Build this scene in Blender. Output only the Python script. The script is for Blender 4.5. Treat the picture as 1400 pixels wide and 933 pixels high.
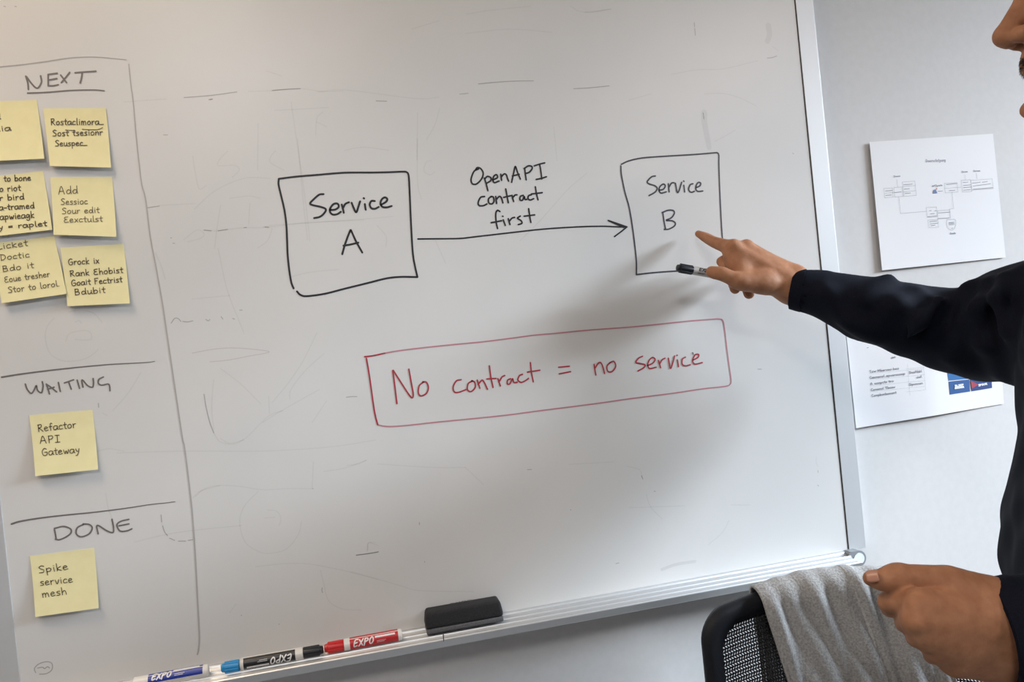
import bpy, bmesh, math, random
import numpy as np
from mathutils import Vector, Matrix
random.seed(7)
SC = bpy.context.scene
C = SC.collection
for o in list(bpy.data.objects):
    bpy.data.objects.remove(o)

# ------------------------------------------------------------------ camera
F_PX = 1050.0                       # focal length for a 1400 px wide frame
CAM = np.array([0.0, -1.10, 1.36])  # writing surface of the board is the plane y = 0
YAW, PITCH, ROLL = math.radians(12.216), math.radians(-0.577), math.radians(-5.816)
_cy, _sy, _cp, _sp = math.cos(YAW), math.sin(YAW), math.cos(PITCH), math.sin(PITCH)
FWD = np.array([_sy*_cp, _cy*_cp, _sp])
_r0 = np.array([_cy, -_sy, 0.0]); _u0 = np.cross(_r0, FWD)
RGT = _r0*math.cos(ROLL) + _u0*math.sin(ROLL)
UPV = -_r0*math.sin(ROLL) + _u0*math.cos(ROLL)
cam_data = bpy.data.cameras.new('camera')
cam_data.sensor_fit = 'HORIZONTAL'; cam_data.sensor_width = 36.0
cam_data.lens = 36.0*F_PX/1400.0
cam_data.clip_start = 0.02
cam = bpy.data.objects.new('camera', cam_data); C.objects.link(cam)
cam.matrix_world = Matrix(((RGT[0], UPV[0], -FWD[0], CAM[0]), (RGT[1], UPV[1], -FWD[1], CAM[1]),
                           (RGT[2], UPV[2], -FWD[2], CAM[2]), (0, 0, 0, 1)))
SC.camera = cam

# ------------------------------------------------------------------ light and exposure
SC.view_settings.view_transform = 'Standard'
SC.view_settings.look = 'None'
SC.view_settings.gamma = 1.0
SC.view_settings.use_curve_mapping = False
SC.view_settings.exposure = 0.0
world = bpy.data.worlds.new('world'); SC.world = world; world.use_nodes = True
wn = world.node_tree.nodes; wn['Background'].inputs[0].default_value = (0.72, 0.82, 1.0, 1); wn['Background'].inputs[1].default_value = 1.0

def area(name, loc, target, sx, sy, power, col):
    L = bpy.data.lights.new(name, 'AREA'); L.shape = 'RECTANGLE'; L.size = sx; L.size_y = sy
    L.energy = power; L.color = col
    o = bpy.data.objects.new(name, L); C.objects.link(o); o.location = loc
    o.rotation_euler = (Vector(target)-Vector(loc)).to_track_quat('-Z', 'Y').to_euler()
    return o
PANELS = [  # ceiling light panels: place, power, colour, louvre cut-off, where it hangs
    ((1.95, -2.30, 2.60), 26, (1.0, 0.86, 0.78), 180, 'square white ceiling light panel to the right of the whiteboard'),
    ((-0.72, -0.62, 2.60), 12.3, (1.0, 0.77, 0.54), 180, 'square white ceiling light panel above the left of the whiteboard'),
    ((-0.35, -2.30, 2.60), 22, (1.0, 0.99, 0.99), 180, 'square white ceiling light panel added in the middle of the room as fill light')]  # unseen panel added as neutral fill from behind the camera
for _l, _p, _c, _s, _t in PANELS:
    _o = area('ceiling_panel_light', _l, (_l[0], _l[1], 0), 0.56, 0.56, _p, _c); _o.data.spread = math.radians(_s)
# bright sky outside the window in the right wall, slanting down through it
area('sky_daylight', (7.0, -2.30, 3.82), (0.5, 0.0, 1.25), 2.9, 1.7, 2150, (0.78, 0.89, 1.0))

# ------------------------------------------------------------------ helpers
def at(px, py, Y=0.0):
    """photo pixel -> point on the plane y = Y"""
    d = FWD*F_PX + RGT*(px-700.0) - UPV*(py-466.5)
    return CAM + d*((Y-CAM[1])/d[1])
def atz(px, py, z):
    d = FWD*F_PX + RGT*(px-700.0) - UPV*(py-466.5)
    return CAM + d*((z-CAM[2])/d[2])
def proj(P):
    q = np.asarray(P, float)-CAM
    w = q@FWD
    return np.array([700+F_PX*(q@RGT)/w, 466.5-F_PX*(q@UPV)/w])

def new_mat(name, col, rough=0.5, metal=0.0, spec=0.5, coat=0.0):
    m = bpy.data.materials.new(name); m.use_nodes = True
    b = m.node_tree.nodes['Principled BSDF']
    b.inputs['Base Color'].default_value = (*col, 1); b.inputs['Roughness'].default_value = rough
    b.inputs['Metallic'].default_value = metal; b.inputs['Specular IOR Level'].default_value = spec
    b.inputs['Coat Weight'].default_value = coat
    return m
def add_noise(m, scale, c1, c2, detail=4, rough=None, bump=0.0, bdist=0.001, lo=0.35, hi=0.65, stretch=None):
    nt = m.node_tree; b = nt.nodes['Principled BSDF']
    tc = nt.nodes.new('ShaderNodeTexCoord'); n = nt.nodes.new('ShaderNodeTexNoise')
    n.inputs['Scale'].default_value = scale; n.inputs['Detail'].default_value = detail
    src = tc.outputs['Object']
    if stretch:
        mp = nt.nodes.new('ShaderNodeMapping'); mp.inputs['Scale'].default_value = stretch
        nt.links.new(src, mp.inputs[0]); src = mp.outputs[0]
    nt.links.new(src, n.inputs['Vector'])
    r = nt.nodes.new('ShaderNodeValToRGB')
    r.color_ramp.elements[0].position = lo; r.color_ramp.elements[0].color = (*c1, 1)
    r.color_ramp.elements[1].position = hi; r.color_ramp.elements[1].color = (*c2, 1)
    nt.links.new(n.outputs[0], r.inputs[0]); nt.links.new(r.outputs[0], b.inputs['Base Color'])
    if bump:
        bp = nt.nodes.new('ShaderNodeBump'); bp.inputs['Strength'].default_value = bump; bp.inputs['Distance'].default_value = bdist
        nt.links.new(n.outputs[0], bp.inputs['Height']); nt.links.new(bp.outputs[0], b.inputs['Normal'])
    return n
def ink_mat(name, col, alpha=1.0, rough=0.45):
    m = new_mat(name, col, rough)
    m.node_tree.nodes['Principled BSDF'].inputs['Alpha'].default_value = alpha
    return m

def link_mesh(name, verts, faces, mat, parent=None, smooth=False):
    me = bpy.data.meshes.new(name)
    me.from_pydata([tuple(map(float, v)) for v in verts], [], [tuple(f) for f in faces])
    me.update()
    if mat: me.materials.append(mat)
    if smooth:
        me.polygons.foreach_set('use_smooth', [True]*len(me.polygons))
    o = bpy.data.objects.new(name, me); C.objects.link(o)
    if parent is not None: o.parent = parent
    return o
def from_bm(name, bm, mat, parent=None, smooth=False):
    bmesh.ops.recalc_face_normals(bm, faces=bm.faces)
    me = bpy.data.meshes.new(name); bm.to_mesh(me); bm.free()
    if mat: me.materials.append(mat)
    if smooth: me.polygons.foreach_set('use_smooth', [True]*len(me.polygons))
    o = bpy.data.objects.new(name, me); C.objects.link(o)
    if parent is not None: o.parent = parent
    return o
def bm_box(bm, x0, x1, y0, y1, z0, z1, bevel=0.0, seg=2):
    r = bmesh.ops.create_cube(bm, size=1.0)
    vs = r['verts']
    for v in vs:
        v.co = Vector((x0+(v.co.x+.5)*(x1-x0), y0+(v.co.y+.5)*(y1-y0), z0+(v.co.z+.5)*(z1-z0)))
    if bevel:
        es = list({e for v in vs for e in v.link_edges})
        bmesh.ops.bevel(bm, geom=es, offset=bevel, segments=seg, profile=0.7, affect='EDGES')
def box(name, x0, x1, y0, y1, z0, z1, mat, parent=None, bevel=0.0, seg=2, smooth=False):
    bm = bmesh.new(); bm_box(bm, x0, x1, y0, y1, z0, z1, bevel, seg)
    return from_bm(name, bm, mat, parent, smooth)
def tag(o, label=None, cat=None, group=None, kind=None):
    if label: o['label'] = label
    if cat: o['category'] = cat
    if group: o['group'] = group
    if kind: o['kind'] = kind
    return o
def thing(name, label, cat, loc=(0, 0, 0), group=None):
    o = bpy.data.objects.new(name, None); C.objects.link(o); o.location = loc
    o.empty_display_size = 0.05
    return tag(o, label, cat, group)
def keep_world(o, parent):
    """parent to an Empty that only carries a location, keeping the mesh where it was built"""
    bpy.context.view_layer.update()
    o.parent = parent; o.matrix_parent_inverse = Matrix.Translation(-Vector(parent.location))
    return o
def basis(d):
    d = np.asarray(d, float); d = d/np.linalg.norm(d)
    a = np.array([0, 0, 1.0]) if abs(d[2]) < .9 else np.array([1.0, 0, 0])
    u = np.cross(d, a); u /= np.linalg.norm(u); v = np.cross(d, u)
    return d, u, v
def lathe(name, p0, p1, prof, mat, parent=None, seg=28, smooth=True, caps=True, flat=None):
    """surface of revolution: prof = [(t along axis in metres, radius)]"""
    p0 = np.asarray(p0, float); d, u, v = basis(np.asarray(p1, float)-p0)
    V, Fc = [], []
    for t, r in prof:
        for k in range(seg):
            a = 2*math.pi*k/seg
            V.append(p0+d*t+(u*math.cos(a)+v*math.sin(a))*r)
    for i in range(len(prof)-1):
        for k in range(seg):
            k2 = (k+1) % seg
            Fc.append((i*seg+k, i*seg+k2, (i+1)*seg+k2, (i+1)*seg+k))
    if caps:
        Fc.append(tuple(reversed(range(seg)))); Fc.append(tuple((len(prof)-1)*seg+k for k in range(seg)))
    o = link_mesh(name, V, Fc, mat, parent, smooth)
    bm = bmesh.new(); bm.from_mesh(o.data); bmesh.ops.recalc_face_normals(bm, faces=bm.faces)
    for e in bm.edges:
        if len(e.link_faces) == 2 and e.calc_face_angle(0) > math.radians(38): e.smooth = False
    bm.to_mesh(o.data); bm.free()
    return o

# --- pen strokes: centre lines -> flat ribbons of ink
def smooth_path(pts, step=0.18):
    P = [np.asarray(p, float) for p in pts]
    if len(P) == 2: return [P[0]+(P[1]-P[0])*k/6 for k in range(7)]
    if len(P) < 3: return P
    out = []
    for i in range(len(P)-1):
        a = P[i-1] if i else 2*P[0]-P[1]
        b, c = P[i], P[i+1]
        d = P[i+2] if i+2 < len(P) else 2*P[-1]-P[-2]
        t = 0.0
        while t < 1-1e-9:
            out.append(.5*((2*b)+(c-a)*t+(2*a-5*b+4*c-d)*t*t+(3*b-a-3*c+d)*t**3)); t += step
    out.append(P[-1])
    return out
def ribbon(V, Fc, pts, w, w2=None):
    """append one stroke (2D points) of width w (tapering to w2) with round ends"""
    if w2 is None: w2 = w
    if len(pts) == 1: pts = [pts[0], pts[0]+np.array([w*.15, 0])]
    n = len(pts); L = []; R = []
    for i, p in enumerate(pts):
        d = pts[min(i+1, n-1)]-pts[max(i-1, 0)]
        l = np.linalg.norm(d); d = d/l if l > 1e-12 else np.array([1.0, 0])
        nrm = np.array([-d[1], d[0]])
        h = .5*(w+(w2-w)*i/(n-1))
        L.append(p+nrm*h); R.append(p-nrm*h)
    b = len(V); V.extend(L); V.extend(R)
    for i in range(n-1): Fc.append((b+i, b+n+i, b+n+i+1, b+i+1))
    for end in (0, n-1):
        p = pts[end]; nx = pts[1]-pts[0] if end == 0 else pts[-2]-pts[-1]
        l = np.linalg.norm(nx); nx = -nx/l if l > 1e-12 else np.array([1.0, 0])
        pr = np.array([-nx[1], nx[0]]); h = .5*(w if end == 0 else w2)
        c = len(V); m = 6
        for k in range(m+1):
            a = math.pi*k/m-math.pi/2
            V.append(p+(nx*math.cos(a)+pr*math.sin(a))*h)
        Fc.append(tuple(range(c, c+m+1)))
def ink(name, strokes, width, mat, mapfn, parent, label=None, taper=None):
    """strokes are 2D polylines; mapfn turns a 2D point into a 3D one"""
    V, Fc, own = [], [], []
    for i_, s in enumerate(strokes):
        ribbon(V, Fc, smooth_path(s), width, taper)
        own += [i_ % 5]*(len(V)-len(own))
    V3 = [np.asarray(mapfn(p[0], p[1]), float)+np.array([0, -2.5e-5*k_, 0]) for p, k_ in zip(V, own)]   # crossing strokes do not share a plane
    V3a = np.array(V3); F2 = []
    for f in Fc:                                     # face the room
        a, b, c = V3a[f[0]], V3a[f[1]], V3a[f[2]]
        F2.append(f)
    o = link_mesh(name, V3, F2, mat, parent)
    if label: o['label'] = label
    return o
def text_mesh(txt, size=1.0, shear=0.0):
    """2D outline of a typed line: vertices, faces, width (baseline at 0)"""
    cu = bpy.data.curves.new('t', 'FONT'); cu.body = txt; cu.size = size; cu.shear = shear; cu.resolution_u = 3
    o = bpy.data.objects.new('t', cu); C.objects.link(o)
    dg = bpy.context.evaluated_depsgraph_get(); me = o.evaluated_get(dg).to_mesh()
    V = np.array([v.co[:2] for v in me.vertices]); Fc = [tuple(p.vertices) for p in me.polygons]
    o.evaluated_get(dg).to_mesh_clear()
    bpy.data.objects.remove(o); bpy.data.curves.remove(cu)
    return V, Fc, (V[:, 0].max() if len(V) else 0)

# ------------------------------------------------------------------ the room
WALL_Y = 0.020
m_wall = new_mat('wall_paint', (0.57, 0.560, 0.553), 0.75)
add_noise(m_wall, 90, (0.562, 0.552, 0.545), (0.580, 0.570, 0.563), 3, bump=.12, bdist=.0006)
m_ceil = new_mat('ceiling_tiles', (0.75, 0.75, 0.74), 0.9)
m_floor = new_mat('carpet', (0.10, 0.105, 0.115), 0.95)
add_noise(m_floor, 420, (0.15, 0.155, 0.16), (0.25, 0.255, 0.262), 3, bump=.5, bdist=.003)
m_white = new_mat('white_trim', (0.72, 0.72, 0.71), 0.45)
RX0, RX1, RY0 = -2.6, 3.0, -4.4
RZ1 = 2.66
def struct(o): o['kind'] = 'structure'; return o
struct(box('floor', RX0, RX1, RY0, WALL_Y, -0.10, 0.0, m_floor))
struct(box('ceiling', RX0, RX1, RY0, WALL_Y, RZ1, RZ1+.1, m_ceil))
struct(box('wall_front', RX0-.1, RX1+.1, WALL_Y, WALL_Y+.12, -0.1, RZ1+.1, m_wall))
struct(box('wall_back', RX0-.1, RX1+.1, RY0-.12, RY0, -0.1, RZ1+.1, m_wall))
struct(box('wall_left', RX0-.12, RX0, RY0, WALL_Y, -0.1, RZ1+.1, m_wall))
# right wall with a window opening: y -1.78..-0.32, z 0.80..2.42
WY0, WY1, WZ0, WZ1 = -1.78, -0.32, 0.80, 2.42
bm = bmesh.new()
bm_box(bm, RX1, RX1+.16, RY0, WY0, -.1, RZ1+.1); bm_box(bm, RX1, RX1+.16, WY1, WALL_Y, -.1, RZ1+.1)
bm_box(bm, RX1, RX1+.16, WY0, WY1, -.1, WZ0); bm_box(bm, RX1, RX1+.16, WY0, WY1, WZ1, RZ1+.1)
struct(from_bm('wall_right', bm, m_wall))
win = struct(bpy.data.objects.new('window_1', None)); C.objects.link(win); win.location = (RX1+.08, (WY0+WY1)/2, WZ0)
bm = bmesh.new()
for a, b in ((WY0, WY0+.05), (WY1-.05, WY1)):
    bm_box(bm, RX1+.05, RX1+.11, a, b, WZ0, WZ1)
bm_box(bm, RX1+.05, RX1+.11, WY0+.05, WY1-.05, WZ0, WZ0+.05); bm_box(bm, RX1+.05, RX1+.11, WY0+.05, WY1-.05, WZ1-.05, WZ1)
keep_world(from_bm('window_frame', bm, m_white), win)
m_glass = bpy.data.materials.new('window_glass'); m_glass.use_nodes = True
_nt = m_glass.node_tree; _nt.nodes.remove(_nt.nodes['Principled BSDF'])
_tr, _gl, _mx = _nt.nodes.new('ShaderNodeBsdfTransparent'), _nt.nodes.new('ShaderNodeBsdfGlossy'), _nt.nodes.new('ShaderNodeMixShader')
_gl.inputs['Roughness'].default_value = 0.02; _mx.inputs[0].default_value = 0.06
_nt.links.new(_tr.outputs[0], _mx.inputs[1]); _nt.links.new(_gl.outputs[0], _mx.inputs[2]); _nt.links.new(_mx.outputs[0], _nt.nodes['Material Output'].inputs[0])
keep_world(box('window_pane', RX1+.078, RX1+.082, WY0+.05, WY1-.05, WZ0+.05, WZ1-.05, m_glass), win)
for nm, dims in (('baseboard_front', (RX0, RX1, WALL_Y-.012, WALL_Y, 0, .09)), ('baseboard_left', (RX0, RX0+.012, RY0, WALL_Y-.012, 0, .09)),
                 ('baseboard_right', (RX1-.012, RX1, RY0, WALL_Y-.012, 0, .09)), ('baseboard_back', (RX0+.012, RX1-.012, RY0, RY0+.012, 0, .09))):
    struct(box(nm, *dims, m_white, bevel=.003))
# ceiling panels (the lamps of the room and the added fill panel)
m_led = bpy.data.materials.new('lamp_diffuser'); m_led.use_nodes = True
_b = m_led.node_tree.nodes['Principled BSDF']; _b.inputs['Emission Color'].default_value = (1, .97, .92, 1); _b.inputs['Emission Strength'].default_value = 2.0
for (lx, ly, lz), _p, _c, _s, lab in PANELS:
    t = thing('ceiling_light', lab, 'light', (lx, ly, RZ1))
    bm = bmesh.new()
    for dx0, dx1, dy0, dy1 in ((-.3, .3, -.3, -.28), (-.3, .3, .28, .3), (-.3, -.28, -.28, .28), (.28, .3, -.28, .28)):
        bm_box(bm, dx0, dx1, dy0, dy1, -.018, 0)
    from_bm('frame', bm, m_white, t)
    box('diffuser', -.28, .28, -.28, .28, -.012, -.004, m_led, t)
# ------------------------------------------------------------------ whiteboard
BX0 = float(at(5, 720)[0]); BX1 = float(at(1159, 750)[0])
BZ0 = float(at(1160, 752)[2]); BZ1 = BZ0 + 0.945
m_board = new_mat('board_enamel', (0.66, 0.655, 0.645), 0.32, 0, 0.5)
_n = add_noise(m_board, 5.5, (0.635, 0.635, 0.63), (0.675, 0.67, 0.66), 6, lo=.30, hi=.70)
m_alu = new_mat('brushed_aluminium', (0.64, 0.65, 0.66), 0.46, 0.85)
m_rail = new_mat('anodised_frame', (0.60, 0.615, 0.63), 0.46, 0.4)
m_seam = new_mat('black_gasket', (0.02, 0.02, 0.024), 0.6)
m_cap = new_mat('grey_plastic', (0.22, 0.235, 0.25), 0.45)
m_bone = new_mat('white_plastic', (0.72, 0.75, 0.77), 0.4)
board = thing('whiteboard', 'large white dry-erase board with aluminium frame and pen tray hung on the wall', 'whiteboard', ((BX0+BX1)/2, 0, BZ0))
def onboard(o): return keep_world(o, board)
panel = onboard(box('writing_surface', BX0, BX1, 0.0, WALL_Y, BZ0, BZ1, m_board))
GAP, FW = 0.0017, 0.0312
onboard(box('edge_gasket', BX1, BX1+GAP, -0.0004, WALL_Y, BZ0, BZ1, m_seam))
def rail(name, x0, x1, z0, z1):
    return onboard(box(name, x0, x1, -0.0012, WALL_Y, z0, z1, m_rail, bevel=.0006, seg=2))
rail('frame_rail', BX1+GAP, BX1+GAP+FW, BZ0-.001, BZ1+FW)
rail('frame_rail', BX0-.028, BX0, BZ0-.03, BZ1+FW)
rail('frame_rail', BX0, BX1+GAP, BZ1, BZ1+FW)
# pen tray: a ridged extrusion
prof = [(WALL_Y, 0.0), (-.004, 0.0), (-.0055, -.0007), (-.0068, -.0030)]
for _k in range(3):                                       # three hollow flutes between rounded ridges
    for _i in range(9):
        _a = math.pi*_i/8
        prof.append((-.0080-.0128*_k-.0112*_i/8, -.0030-.0012*_k-.0028*math.sin(_a)))
    prof.append((-.0200-.0128*_k, -.0026-.0012*_k))
prof += [(-.0470, -.0044), (-.0482, -.0058), (-.0482, -.0070), (-.0465, -.0160), (-.0440, -.0175), (WALL_Y, -.0270)]
def extrude_x(name, prof, x0, x1, z0, mat):
    n = len(prof); V = [(x0, y, z0+z) for y, z in prof]+[(x1, y, z0+z) for y, z in prof]
    Fc = [(i, (i+1) % n, n+(i+1) % n, n+i) for i in range(n)]+[tuple(range(n)), tuple(reversed(range(n, 2*n)))]
    o = link_mesh(name, V, Fc, mat)
    bm = bmesh.new(); bm.from_mesh(o.data); bmesh.ops.recalc_face_normals(bm, faces=bm.faces); bm.to_mesh(o.data); bm.free()
    return o
TRX1 = float(at(1163, 758, -0.02)[0])
tray = onboard(extrude_x('pen_tray', prof, BX0-FW, TRX1, BZ0, m_alu))
TRAY_Z = BZ0-.0036
# grey end bracket with a round white plug
cc = at(1174, 764, -0.015)
th = [i*2*math.pi/28 for i in range(28)]
outl = [(.0128*math.cos(a), .0128*math.sin(a)) for a in th if not (math.pi*.60 < a < math.pi*1.22)]
idx = next(i for i, a in enumerate([a for a in th if not (math.pi*.60 < a < math.pi*1.22)]) if a >= math.pi*1.22)
outl = outl[:idx]+[(-.0135, .0125), (-.0175, .0100), (-.0135, -.004)]+outl[idx:]
inner = [(.0092*math.cos(a), .0092*math.sin(a)) for a in th]
bm = bmesh.new()
def prism(bm, poly, x, z, y0, y1):
    a = [bm.verts.new((x+p[0], y0, z+p[1])) for p in poly]; b = [bm.verts.new((x+p[0], y1, z+p[1])) for p in poly]
    n = len(poly)
    for i in range(n): bm.faces.new((a[i], a[(i+1) % n], b[(i+1) % n], b[i]))
    bm.faces.new(a); bm.faces.new(list(reversed(b)))
prism(bm, outl, cc[0], cc[2], -.016, -.001)
brk = onboard(from_bm('end_bracket', bm, m_cap))
bm = bmesh.new(); prism(bm, inner, 0, 0, -.0168, -.0155)
plug = from_bm('bracket_plug', bm, m_bone, brk); plug.location = (cc[0], 0, cc[2])
# little dark drip on the tray front, clip on the tray
# ------------------------------------------------------------------ what is written on the board
def T(x0, y0, s): return lambda pts: [(x0+p[0]/s, y0+p[1]/s) for p in pts]
R1, R2, R3 = T(360, 190, 4.0577), T(560, 190, 4.375), T(820, 180, 4.2417)
R4, R5 = T(480, 420, 5.0), T(740, 420, 5.0)
L1, L2, L3, L4, L5 = T(0, 60, 4.6667), T(0, 220, 4.6667), T(0, 400, 4.6667), T(0, 540, 4.6667), T(0, 680, 3.687)
F1, F2_, F3 = T(160, 40, 3.111), T(160, 340, 3.111), T(160, 600, 3.111)
Z1, Z2, Z3, Z4 = T(440, 0, 3.5), T(800, 0, 4.24), T(480, 560, 3.589), T(860, 540, 4.242)
def flat(px): p = at(px[0], px[1]); return (p[0], p[2])
def draw(name, strokes, w_px, mat, label=None, lift=.0003, taper_px=None):
    w_px *= 0.88
    S = [[flat(p) for p in s] for s in strokes]
    k = 1.055e-3
    o = ink(name, S, w_px*k, mat, lambda x, z: (x, -lift, z), None, label, None if taper_px is None else taper_px*k)
    keep_world(o, board); o.parent = panel
    o.matrix_parent_inverse = Matrix.Identity(4); panel_inv = panel.matrix_world.inverted()
    o.matrix_parent_inverse = panel_inv
    if name == 'marker_residue': o['kind'] = 'stuff'
    return o
i_black = ink_mat('ink_black', (0.012, 0.012, 0.016))
i_black2 = ink_mat('ink_black_thin', (0.045, 0.047, 0.058))
i_grey = ink_mat('ink_worn_black', (0.165, 0.148, 0.142))
i_grey2 = ink_mat('ink_faded', (0.42, 0.405, 0.395))
i_ghost = ink_mat('ink_ghost', (0.13, 0.12, 0.13), .065)
i_ghost2 = ink_mat('ink_wiped', (0.09, 0.085, 0.09), .34)
i_red = ink_mat('ink_red', (0.37, 0.03, 0.05))
i_red2 = ink_mat('ink_red_dry', (0.48, 0.215, 0.25))
i_redg = ink_mat('ink_red_ghost', (0.55, 0.22, 0.24), .16)

draw('drawn_box', [R1([(86, 223), (85, 255), (100, 320), (118, 400), (128, 480), (132, 560), (135, 640), (143, 720), (155, 795), (168, 830)]),
                   R1([(86, 222), (180, 210), (300, 200), (450, 188), (600, 187), (700, 185), (770, 182), (795, 185), (806, 205), (811, 280), (816, 400), (822, 520), (830, 640), (842, 710), (855, 767)]),
                   R1([(855, 767), (760, 766), (680, 775), (580, 800), (450, 832), (340, 860), (240, 873), (205, 865), (187, 847)])], 2.9, i_black, 'hand-drawn black square round Service A')
SERV_A = [[(334, 307), (310, 310), (280, 335), (260, 358), (275, 368), (320, 378), (346, 390), (340, 410), (315, 432), (282, 440)],
          [(372, 395), (400, 392), (418, 378), (412, 360), (390, 362), (372, 385), (370, 405), (385, 420), (410, 418), (430, 405)],
          [(435, 365), (442, 390), (446, 410)], [(440, 388), (455, 362), (475, 352)],
          [(490, 355), (500, 380), (515, 408), (528, 375), (537, 347)], [(563, 362), (568, 393)], [(557, 329), (559, 331)],
          [(618, 345), (600, 345), (590, 365), (600, 385), (620, 388), (640, 378)],
          [(655, 365), (680, 350), (688, 335), (675, 325), (658, 335), (650, 358), (660, 377), (685, 380), (712, 373)],
          [(438, 640), (455, 580), (482, 510), (488, 512), (515, 570), (549, 631)], [(445, 593), (485, 586), (527, 576)]]
draw('handwriting', [R1(s) for s in SERV_A[:9]], 3.0, i_black, 'black handwritten word Service in the left box')
draw('handwriting', [R1(s) for s in SERV_A[9:]], 3.0, i_black, 'black handwritten letter A')
draw('drawn_arrow', [R2([(50, 599), (150, 598), (300, 596), (400, 585), (600, 562), (800, 540), (1000, 527), (1150, 523), (1250, 527), (1298, 528)]),
                     R2([(1188, 488), (1240, 506), (1300, 527)]), R2([(1300, 527), (1265, 555), (1225, 585)]), R2([(1190, 490), (1235, 510), (1280, 530)])], 2.4, i_black, 'black arrow drawn from the Service A box to the Service B box')
OPEN = [[(412, 180), (385, 195), (368, 240), (375, 268), (400, 270), (430, 240), (440, 205), (425, 178), (405, 172), (395, 185)],
        [(447, 235), (458, 270), (468, 310)], [(450, 240), (465, 225), (485, 232), (485, 250), (462, 265)],
        [(500, 245), (525, 232), (520, 215), (505, 222), (497, 245), (508, 262), (535, 252)],
        [(545, 212), (550, 248)], [(548, 228), (565, 210), (578, 215), (585, 235), (592, 253)],
        [(610, 260), (622, 205), (632, 165), (645, 200), (662, 240)], [(615, 222), (655, 212)],
        [(688, 175), (692, 210), (697, 245)], [(685, 178), (710, 162), (730, 165), (732, 180), (715, 200), (692, 208)],
        [(745, 162), (775, 152), (808, 144)], [(778, 155), (785, 195), (790, 240)], [(757, 243), (790, 236), (818, 227)],
        [(448, 345), (425, 350), (410, 380), (415, 398), (440, 400), (462, 390)],
        [(487, 345), (472, 360), (475, 385), (495, 388), (505, 370), (500, 348), (487, 345)],
        [(515, 345), (520, 387)], [(518, 365), (535, 345), (548, 352), (558, 383)],
        [(575, 300), (583, 345), (590, 382)], [(563, 350), (605, 340)],
        [(612, 338), (622, 375)], [(615, 355), (630, 337), (642, 335)],
        [(680, 338), (662, 345), (660, 365), (675, 367), (685, 345), (690, 362), (700, 362)],
        [(728, 335), (712, 340), (708, 358), (722, 366), (742, 358)],
        [(752, 287), (758, 325), (768, 365)], [(728, 330), (793, 322)],
        [(540, 435), (525, 428), (515, 450), (518, 500), (526, 537)], [(488, 502), (550, 490)],
        [(560, 485), (572, 518)], [(556, 463), (558, 464)],
        [(590, 478), (600, 513)], [(595, 495), (612, 475), (628, 470)],
        [(662, 462), (645, 475), (665, 488), (672, 505), (650, 513)],
        [(712, 418), (718, 460), (725, 500)], [(685, 463), (748, 455)]]
for _a, _b, _w in ((0, 13, 'OpenAPI'), (13, 25, 'contract'), (25, 34, 'first')):
    draw('handwriting', [R2(s) for s in OPEN[_a:_b]], 2.6, i_black, 'black handwritten word %s above the arrow' % _w)
draw('drawn_box', [R3([(125, 190), (170, 170), (250, 153), (400, 142), (550, 133), (660, 124), (682, 124), (690, 138), (690, 180), (693, 280), (698, 400), (705, 540), (710, 610), (718, 700), (724, 800)]),
                   R3([(122, 200), (125, 250), (145, 350), (170, 440), (190, 560), (205, 680), (212, 760), (212, 830)]),
                   R3([(212, 830), (300, 820), (400, 812), (480, 808), (600, 806), (724, 800)])], 2.5, i_black2, 'hand-drawn black square round Service B')
SERV_B = [[(322, 258), (300, 263), (275, 290), (285, 303), (320, 315), (332, 330), (320, 352), (285, 372)],
          [(345, 340), (368, 335), (380, 315), (368, 305), (350, 318), (343, 340), (355, 357), (385, 350)],
          [(397, 303), (402, 350)], [(400, 325), (415, 300), (430, 297)], [(438, 300), (452, 355), (475, 295)],
          [(487, 312), (492, 350)], [(486, 287), (488, 289)], [(540, 303), (525, 308), (515, 335), (528, 352), (548, 347)],
          [(560, 325), (580, 315), (585, 300), (572, 295), (560, 310), (557, 335), (570, 347), (597, 345)],
          [(365, 468), (372, 520), (382, 568)], [(362, 470), (395, 457), (425, 458), (432, 475), (415, 500), (385, 515), (420, 518), (438, 532), (430, 550), (400, 566), (374, 568)]]
draw('handwriting', [R3(s) for s in SERV_B[:9]], 2.5, i_black2, 'black handwritten word Service in the right box')
draw('handwriting', [R3(s) for s in SERV_B[9:]], 2.5, i_black2, 'black handwritten letter B')
rb = R4([(93, 340), (150, 333), (300, 303), (500, 278), (700, 257), (900, 238), (1100, 213), (1250, 193)])+R5([(100, 180), (300, 160), (600, 138), (800, 118), (1000, 97), (1150, 85), (1215, 82), (1242, 96), (1255, 170), (1270, 300), (1288, 430), (1297, 500), (1290, 528), (1255, 543), (1100, 560), (900, 590), (600, 628), (400, 657), (200, 683)])+R4([(1300, 708), (1100, 735), (900, 757), (600, 786), (400, 808), (280, 817), (220, 814), (182, 805)])
draw('drawn_box', [rb], 2.2, i_red2, 'hand-drawn red rectangle round the red sentence')
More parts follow.
